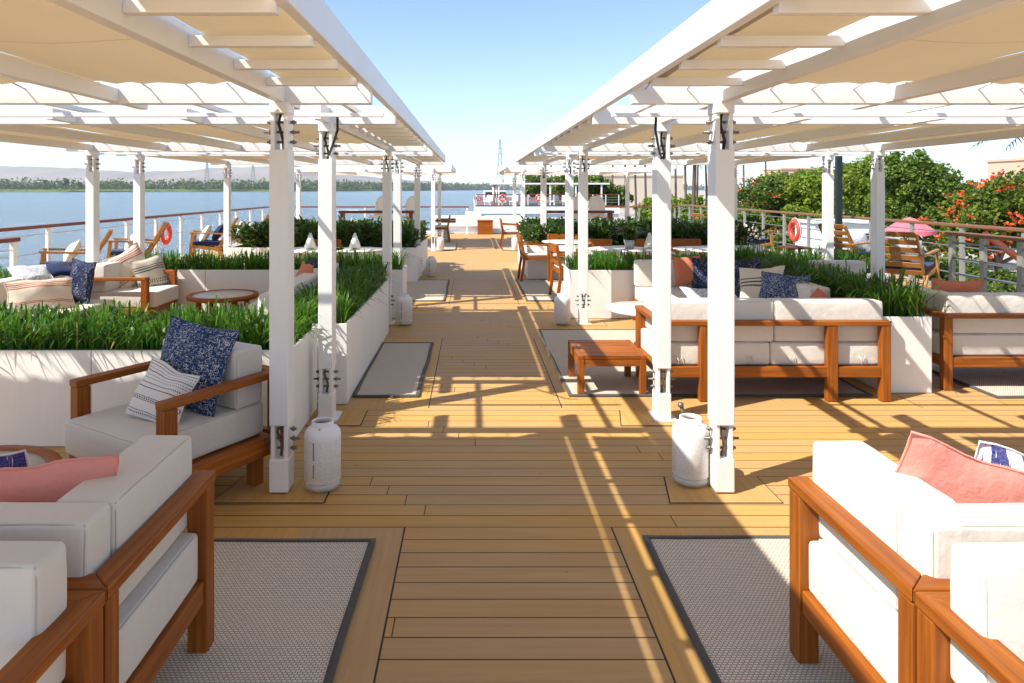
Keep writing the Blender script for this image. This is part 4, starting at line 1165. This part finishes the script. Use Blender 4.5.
    rug('small grey rug by the bow on the tree side', .80, 2.2, 17.9, 20.2, 9)
    # lanterns
    for x, y, lab in ((-.80, 3.66, 'white perforated lantern with glass base beside the nearest river side column'), (1.19, 3.72, 'white perforated lantern with glass base, half sunlit by the nearest tree side column'),
                      (-.80, 8.07, 'white lantern at the foot of the third river side column'), (1.07, 8.10, 'white lantern beside the third tree side column'),
                      (-.75, 12.6, 'white lantern at the corner of the dark bush planter'), (1.10, 12.75, 'white lantern behind the clear standing dining chair'),
                      (-.82, 17.75, 'white lantern by the bow on the river side'), (1.13, 17.8, 'white lantern by the bow on the tree side'), (-.80, 21.3, 'white lantern farthest toward the bow')):
        lantern(lab, (x, y, .005), rng.random() * .3 + (2.4 if x > 0 else 0))
    # small metal deck cleat by the column foot
    mb = MB(); mb.tube([(1.46, 4.72, .004), (1.46, 4.72, .05), (1.445, 4.72, .11)], .014, 8); mb.lathe([(.02, .10), (.02, .125)], (1.443, 4.72, 0), 8); mb.box((1.43, 4.68, .003), (1.55, 4.76, .011))
    o = mb.build('deck_tap', M['bolt']); tag(o, 'small metal tap on the deck beside the second tree side column', 'tap')
    # lifebuoys on the rails
    lifebuoy('red lifebuoy hung on the river side railing', (-6.28, 14.0, .70), 0, r=.185, bands=False)
    lifebuoy('red lifebuoy hung on the tree side railing', (7.28, 15.4, .68), math.pi, r=.205, bands=False)
    # counters and shell chairs at the bow
    for x0, x1, lab in ((-3.75, -1.65, 'long dark wooden counter at the bow on the river side'), (2.0, 4.0, 'long dark wooden counter at the bow on the tree side')):
        t = thing('bar_counter', lab, 'counter', ((x0 + x1) / 2, 19.4, 0), 0, 'dark counters at the bow'); w = (x1 - x0) / 2
        mb = MB(); mb.box((-w, -.22, .93), (w, .22, 1.0)); mb.build('counter_top', M['teak_d'], t, .006)
        for x in (-w + .08, w - .08):
            mb = MB(); mb.box((x - .04, -.18, 0), (x + .04, .18, .929)); mb.build('leg', M['teak_d'], t, .004)
        mb = MB(); mb.box((-w + .122, .02, .30), (w - .122, .05, .36)); mb.build('foot_rail', M['teak_d'], t, .004)
    bc = bar_chair_proto('white shell chair at the tree side counter, wide and nearest the aisle columns', (3.72, 20.15, 0), R(190))
    for x, y, rz, lab in ((3.15, 20.3, 160, 'white shell chair half hidden beside its twin at the tree side counter'), (-1.85, 20.1, 140, 'white shell chair turned sideways at the river side counter'), (-2.75, 20.4, 150, 'white shell chair behind a column at the river side counter')):
        copy_tree(bc, (x, y, 0), R(rz), lab)
    # bow house, locker
    t = thing('bow_bulkhead', 'low white bulkhead with a stepped top closing the bow end of the aisle', 'bulkhead', (.3, 25.2, 0))
    mb = MB(); mb.prism([(-1.7, -.35), (1.55, -.35), (1.55, .5), (-1.7, .5)], 0, .62); mb.build('wall', M['white2'], t, .02)
    mb = MB(); mb.prism([(-.55, -.28), (.05, -.28), (.05, .45), (-.55, .45)], .621, .78); mb.build('hatch', M['white2'], t, .02)
    mb = MB(); mb.prism([(-1.6, -.36), (-.9, -.36), (-.9, -.354), (-1.6, -.354)], .40, .55); mb.build('window', M['pane'], t)
    t = thing('deck_locker', 'teak locker standing against the white bulkhead', 'locker', (.47, 24.5, .005))
    mb = MB(); mb.box((-.27, -.2, .0), (.27, .2, .46)); mb.build('locker_box', M['teak'], t, .006)
    mb = MB(); mb.box((-.285, -.215, .462), (.285, .215, .50)); mb.build('lid', M['teak'], t, .006)

def build_far():
    # neighbouring ship moored ahead
    t = thing('moored_ship', 'white river ship moored ahead, its sun deck level with this one', 'ship', (7.3, 66, 0))
    mb = MB(); mb.prism([(-7, 0), (7, 0), (7, 70), (-7, 70)], -.75, -.02); mb.prism([(-6.9, .15), (6.9, .15), (6.9, 69), (-6.9, 69)], -4.9, -.76); mb.build('hull', M['white'], t)
    mb = MB(); mb.prism([(-6.95, .05), (6.95, .05), (6.95, 69.5), (-6.95, 69.5)], -.018, .0); mb.build('sun_deck', M['rail'], t)
    for k in range(9):
        b = MB(); b.box((-6.4 + k * 1.45, .10, -2.3), (-5.4 + k * 1.45, .14, -1.2)); b.build('window', M['pane'], t)
    b = MB(); b.box((-7, -.02, .0), (7, .06, .07)); b.build('deck_edge', M['rail'], t)
    for x in [-6.9 + 13.8 * k / 11 for k in range(12)]:
        b = MB(); b.box((x - .04, .05, .0), (x + .04, .13, 1.1)); b.build('rail_post', M['white'], t)
    for z in (.35, .6, .85, 1.1):
        b = MB(); b.bar((-6.9, .09, z), (6.9, .09, z), .05, .04 if z < 1 else .08); b.build('rail', M['grey_post'] if z < 1 else M['rail'], t)
    for k in range(5):
        x = -4.6 + k * 2.6
        b = MB(); b.box((x - .07, 3.0, 0), (x + .07, 3.14, 2.1)); b.build('awning_post', M['white'], t)
    b = MB(); b.box((-5.2, 2.9, 2.11), (6.6, 3.1, 2.27)); b.box((-5.2, 3.101, 2.14), (6.6, 14, 2.24)); b.build('awning', M['white'], t)
    b = MB(); b.box((-5.8, 16, 0), (-3.2, 24, 1.5)); b.build('wheelhouse', M['white'], t)
    b = MB(); b.box((-5.7, 15.93, .7), (-3.3, 15.99, 1.3)); b.build('wheelhouse_window', M['pane'], t)
    b = MB(); b.lathe([(.09, 0), (.06, 2.6)], (-4.7, 6, 0), 8); b.build('mast', M['white'], t)
    b = MB(); b.lathe([(0, 2.0), (.3, 2.02), (.38, 2.3), (0, 2.35)], (-4.9, 9.5, 0), 12, cap=False); b.lathe([(.15, 0), (.15, 2.0)], (-4.9, 9.5, 0), 10); b.build('radar_dome', M['shell'], t)
    for k, (x, lab) in enumerate(((-4.35, 'orange lifebuoy on the neighbouring ship, nearest the open water'), (-.85, 'orange lifebuoy on the neighbouring ship beside the aisle columns'), (2.95, 'orange lifebuoy on the neighbouring ship, between two aisle columns'), (-6.7, 'orange lifebuoy at the corner of the neighbouring ship'))):
        lifebuoy(lab, (7.3 + x, 65.9, .78), math.pi / 2, r=.28 if k < 3 else .2)
    proto = None
    for k, (x, y) in enumerate(((-5.6, 2.2), (-3.1, 2.0), (-2.2, 4.2), (-.2, 2.4), (1.1, 4.0), (2.1, 2.2), (4.2, 2.4), (5.5, 3.6))):
        if proto is None:
            proto = thing('white_lounge_chair', 'white lounge chair on the deck of the neighbouring ship', 'lounge chair', (7.3 + x, 66 + y, 0), R(160), 'white lounge chairs on the neighbouring ship')
            b = MB(); b.rbox((-.35, -.3, .32), (.35, .5, .45), .05, .01, 0, 0, (3, 3, 2)); b.build('seat', M['shell'], proto)
            b = MB(); b.rbox((-.35, -.42, .35), (.35, -.28, 1.0), .05, .01, 0, 0, (3, 3, 2)); b.build('backrest', M['shell'], proto)
            for sx in (-1, 1):
                for sy in (-.25, .42):
                    b = MB(); b.box((sx * .3 - .025, sy - .025, 0), (sx * .3 + .025, sy + .025, .33)); b.build('leg', M['white'], proto)
        else: copy_tree(proto, (7.3 + x, 66 + y, 0), R(120 + 37 * k % 120), 'white lounge chair on the deck of the neighbouring ship')
    # quay: kiosk, parasol, wall
    t = thing('quay_kiosk', 'white kiosk with a small dark hatch on the quay below the trees', 'kiosk', (16.4, 30.5, -3))
    mb = MB(); mb.box((-1.55, -.9, 0), (1.2, .9, 3.12)); mb.build('wall', M['white'], t, .01)
    mb = MB(); mb.box((-1.65, -1.0, 3.123), (1.3, 1.0, 3.25)); mb.build('roof', M['white'], t, .01)
    mb = MB(); mb.box((.55, -.935, 2.45), (.80, -.903, 2.70)); mb.build('hatch', M['pane'], t)
    t = thing('market_parasol', 'pink market parasol with a scalloped valance on the quay', 'parasol', (15.7, 24.5, -3))
    mb = MB(); n = 8
    for k in range(n):
        a, b = 6.283 * k / n, 6.283 * (k + 1) / n
        mb.grid(lambda u, v: ((.02 + .78 * v) * math.cos(a + (b - a) * u), (.02 + .78 * v) * math.sin(a + (b - a) * u), 3.60 - .46 * v ** 1.4 - .04 * math.sin(math.pi * u) * v), 4, 5)
    c = mb.build('canopy', M['pink'], t)
    mb = MB()
    for k in range(n):
        a, b = 6.283 * k / n, 6.283 * (k + 1) / n
        mb.grid(lambda u, v: (.802 * math.cos(a + (b - a) * u), .802 * math.sin(a + (b - a) * u), 3.135 - v * (.17 - .05 * math.sin(math.pi * u))), 4, 1)
    mb.build('valance', M['pink'], c)
    mb = MB(); mb.lathe([(.03, .05), (.025, 3.6)], n=10); mb.build('pole', M['white'], t)
    mb = MB(); mb.lathe([(0, 0), (.3, 0), (.3, .08), (.05, .12), (0, .12)], n=20, cap=False); mb.build('foot', M['stone'], t)
    # buildings beyond the trees
    def house(label, x, y, w, d, h, mat, rows, cols, z=-3.0):
        t = thing('flat_roofed_house', label, 'house', (x, y, z), 0, 'houses beyond the trees')
        mb = MB(); mb.box((-w / 2, -d / 2, 0), (w / 2, d / 2, h)); mb.build('wall', M[mat], t)
        mb = MB(); mb.box((-w / 2 - .2, -d / 2 - .2, h + .003), (w / 2 + .2, d / 2 + .2, h + .35)); mb.build('roof', M[mat], t)
        for r in range(rows):
            for c in range(cols):
                xx = -w / 2 + w * (c + .5) / cols; zz = h * (r + .45) / rows
                b = MB(); b.box((xx - w / cols * .2, -d / 2 - .06, zz), (xx + w / cols * .2, -d / 2 - .005, zz + h / rows * .38)); b.build('window', M['pane'], t)
        return t
    house('pinkish flat roofed house behind the red flowering tree', 83, 95, 15, 10, 8.6, 'pink_wall', 3, 5)
    house('pinkish flat roofed house behind the orange flecked dark tree', 77, 165, 9, 10, 9.3, 'pink_wall', 3, 4)
    house('lower sandy house beside the far pinkish house', 84, 175, 9, 9, 8.2, 'sand_wall', 3, 3)
    house('pale sandy building behind the row of palm trunks', 37, 160, 22, 10, 7.6, 'sand_wall', 0, 8)
    # trees on the quay
    def at(px, d): return (px - 472) / 683 * d
    make_tree((at(925, 34), 34, -3), 6.75, 5.4, M['leaf_dense'], 15000, .21, 'big dense green tree, tallest beside the outer column', 1, blobs=14, trunk_h=.22)
    make_tree((at(1000, 29), 29, -3), 5.6, 5.6, M['leaf_flame'], 12000, .20, 'flowering tree covered in scarlet blossom', 2, blobs=12, trunk_h=.25, blossom=240, name='flowering_tree', bsize=.27)
    make_tree((at(812, 40), 40, -3), 6.3, 5.2, M['leaf_yellow'], 8000, .22, 'bright yellow green tree between the dark green post and the orange flecked tree', 3, blobs=10, trunk_h=.22)
    make_tree((at(866, 44), 44, -3), 7.2, 6.0, M['leaf_yellow'], 9000, .23, 'yellow green tree rising between the dark green post and the big dense tree', 4, blobs=10, trunk_h=.22)
    make_tree((at(762, 42), 42, -3), 5.6, 4.8, M['leaf_dark'], 9000, .20, 'dark green tree flecked with orange blossom', 5, blobs=12, trunk_h=.25, blossom=70, name='flowering_tree', bsize=.20)
    make_tree((at(752, 36), 36, -3), 3.9, 3.4, M['leaf_flame'], 5000, .19, 'low green tree in front of the orange flecked dark tree', 6, blobs=8, trunk_h=.2)
    make_tree((at(985, 40), 40, -3), 5.4, 6.0, M['leaf_dark'], 6000, .24, 'dark tree filling the gap behind the scarlet tree', 7, blobs=8, trunk_h=.2)
    make_tree((at(604, 74), 74, -3), 6.6, 6.0, M['leaf_dense'], 9000, .34, 'round green tree behind the white shell chair', 8, blobs=10, trunk_h=.2)
    make_tree((at(655, 62), 62, -3), 4.5, 5.5, M['leaf_yellow'], 5000, .30, 'light green bushy tree below the palm trunks', 9, blobs=8, trunk_h=.18)
    make_tree((at(700, 60), 60, -3), 4.2, 5.0, M['leaf_yellow'], 4500, .30, 'light green bushy tree between two near columns', 10, blobs=8, trunk_h=.18)
    make_tree((at(545, 150), 150, -3), 8.2, 11, M['leaf_dark'], 6000, .6, 'dark tree clump beyond the neighbouring ship', 11, blobs=8, trunk_h=.2)
    make_tree((at(575, 120), 120, -3), 7.5, 9, M['leaf_flame'], 6000, .5, 'green tree beyond the neighbouring ship beside the palms', 12, blobs=8, trunk_h=.2)
    make_tree((at(838, 56), 56, -3), 6.9, 8.0, M['leaf_dense'], 9000, .30, 'green tree filling the gap behind the yellow green trees', 31, blobs=10, trunk_h=.2)
    make_tree((at(778, 60), 60, -3), 6.6, 6.0, M['leaf_yellow'], 7000, .30, 'pale green tree behind the orange flecked tree', 32, blobs=9, trunk_h=.2)
    for k, (px, d, h, w) in enumerate(((905, 27, 2.6, 4.0), (960, 25, 2.3, 4.0), (985, 23.5, 2.1, 3.4), (880, 31, 2.7, 3.5), (785, 33, 2.6, 3.0), (730, 34, 2.6, 2.6))):
        make_tree((at(px, d), d, -3), h, w, M['leaf_dense' if k % 2 else 'leaf_dark'], 3200, .17,
                  ('low shrub under the big dense tree, beside the parasol', 'low shrub under the scarlet tree, behind the stair railing', 'low shrub closest to the stair railing', 'low shrub beside the white kiosk', 'low shrub behind the tree side lifebuoy', 'low shrub behind the nearest tree side column')[k],
                  20 + k, blobs=6, trunk_h=.12, name='quay_shrub', cat='shrub', squash=.8, group='shrubs along the quay')
    # palms: a row of bare trunks, crowns above the pergola
    P = []
    rs = random.Random(5)
    spec = [(626, 88, 12), (636, 92, 13), (646, 84, 11), (655, 95, 14), (664, 88, 12), (676, 90, 12.5), (686, 80, 12), (697, 86, 12), (707, 92, 13), (552, 120, 12), (566, 128, 12.5), (590, 118, 12), (612, 96, 11.5), (744, 100, 12), (766, 108, 12)]
    for k, (px, d, h) in enumerate(spec):
        if k < 3: P.append(make_palm((at(px, d), d, -3), h, 3.6, k + 11, 'tall palm in the row of bare trunks beyond the columns', 'palms in a row beyond the columns', 22, .13))
        else:
            copy_tree(P[k % 3], (at(px, d), d, -3 - (.0 if k % 2 else .6)), rs.random() * 6, 'tall palm in the row of bare trunks beyond the columns')
    make_palm((at(693, 47), 47, -3), 6.9, 2.6, 30, 'slim dark trunked palm standing in front of the palm row', None, 22, .13)
    make_palm((at(1046, 25), 25, -3), 6.75, 2.4, 31, 'palm whose fronds hang above the scarlet tree', None, 22, .17)
    o = MB().lathe([(.06, -3), (.045, 2.7)], (at(710, 42), 42, 0), 8).build('lamp_pole', M['green_metal']); tag(o, 'thin dark pole on the quay beside the slim palm', 'pole')

# ------------------------------------------------------------------ light, air, camera
def build_light():
    w = bpy.data.worlds.new('World'); scene.world = w; w.use_nodes = True
    nt = w.node_tree; bg = nt.nodes['Background']
    sky = nt.nodes.new('ShaderNodeTexSky'); sky.sky_type = 'NISHITA'; sky.sun_disc = False
    d = Vector((.80, .425, -1.0)).normalized(); to = -d
    sky.sun_elevation = math.asin(to.z); sky.sun_rotation = math.atan2(to.x, to.y) % (2 * math.pi)
    sky.air_density = .75; sky.dust_density = .3; sky.ozone_density = 1.1; sky.altitude = 80
    nt.links.new(sky.outputs[0], bg.inputs[0]); bg.inputs[1].default_value = SKY
    l = bpy.data.lights.new('sun', 'SUN'); l.energy = SUN; l.angle = R(.53); l.color = (1., .955, .885)
    o = bpy.data.objects.new('sun', l); COL.objects.link(o); o.rotation_euler = d.to_track_quat('-Z', 'Y').to_euler(); o.location = (-20, -10, 30)
    if HAZE:
        mb = MB(); mb.box((-10500, -420, -10), (9800, 11000, 420)); s = NT('haze_air')
        for n in list(s.t.nodes):
            if n != s.out: s.t.nodes.remove(n)
        v = s.t.nodes.new('ShaderNodeVolumePrincipled'); v.inputs['Color'].default_value = (.86, .90, .97, 1); v.inputs['Density'].default_value = HAZE; v.inputs['Anisotropy'].default_value = .25
        s.t.links.new(v.outputs[0], s.out.inputs[1])
        o = mb.build('haze', s.m); o['kind'] = 'stuff'; o['label'] = 'pale haze over the river and the far hills'
    cam = bpy.data.cameras.new('camera'); co = bpy.data.objects.new('camera', cam); COL.objects.link(co); scene.camera = co
    co.location = (0, 0, 1.6); co.rotation_euler = (R(90), 0, 0)
    cam.sensor_width = 36; cam.lens = 24.01; cam.shift_x = 40 / 1024; cam.shift_y = -(341.5 - 189.5) / 1024
    cam.clip_start = .05; cam.clip_end = 30000
    vs = scene.view_settings; vs.view_transform = 'Standard'; vs.look = 'None'; vs.exposure = EXPO; vs.gamma = 1; vs.use_curve_mapping = False
    scene.display_settings.display_device = 'sRGB'
    c = scene.cycles
    c.max_bounces = 9; c.diffuse_bounces = 5; c.glossy_bounces = 3; c.transmission_bounces = 6; c.transparent_max_bounces = 8; c.volume_bounces = 0
    c.use_denoising = True; c.sample_clamp_indirect = 6

SKY, SUN, EXPO, HAZE = .105, 3.5, 1.33, 7e-5
build_materials()
build_setting()
build_rails()
build_pergolas()
build_planters()
build_furniture()
build_far()
build_light()
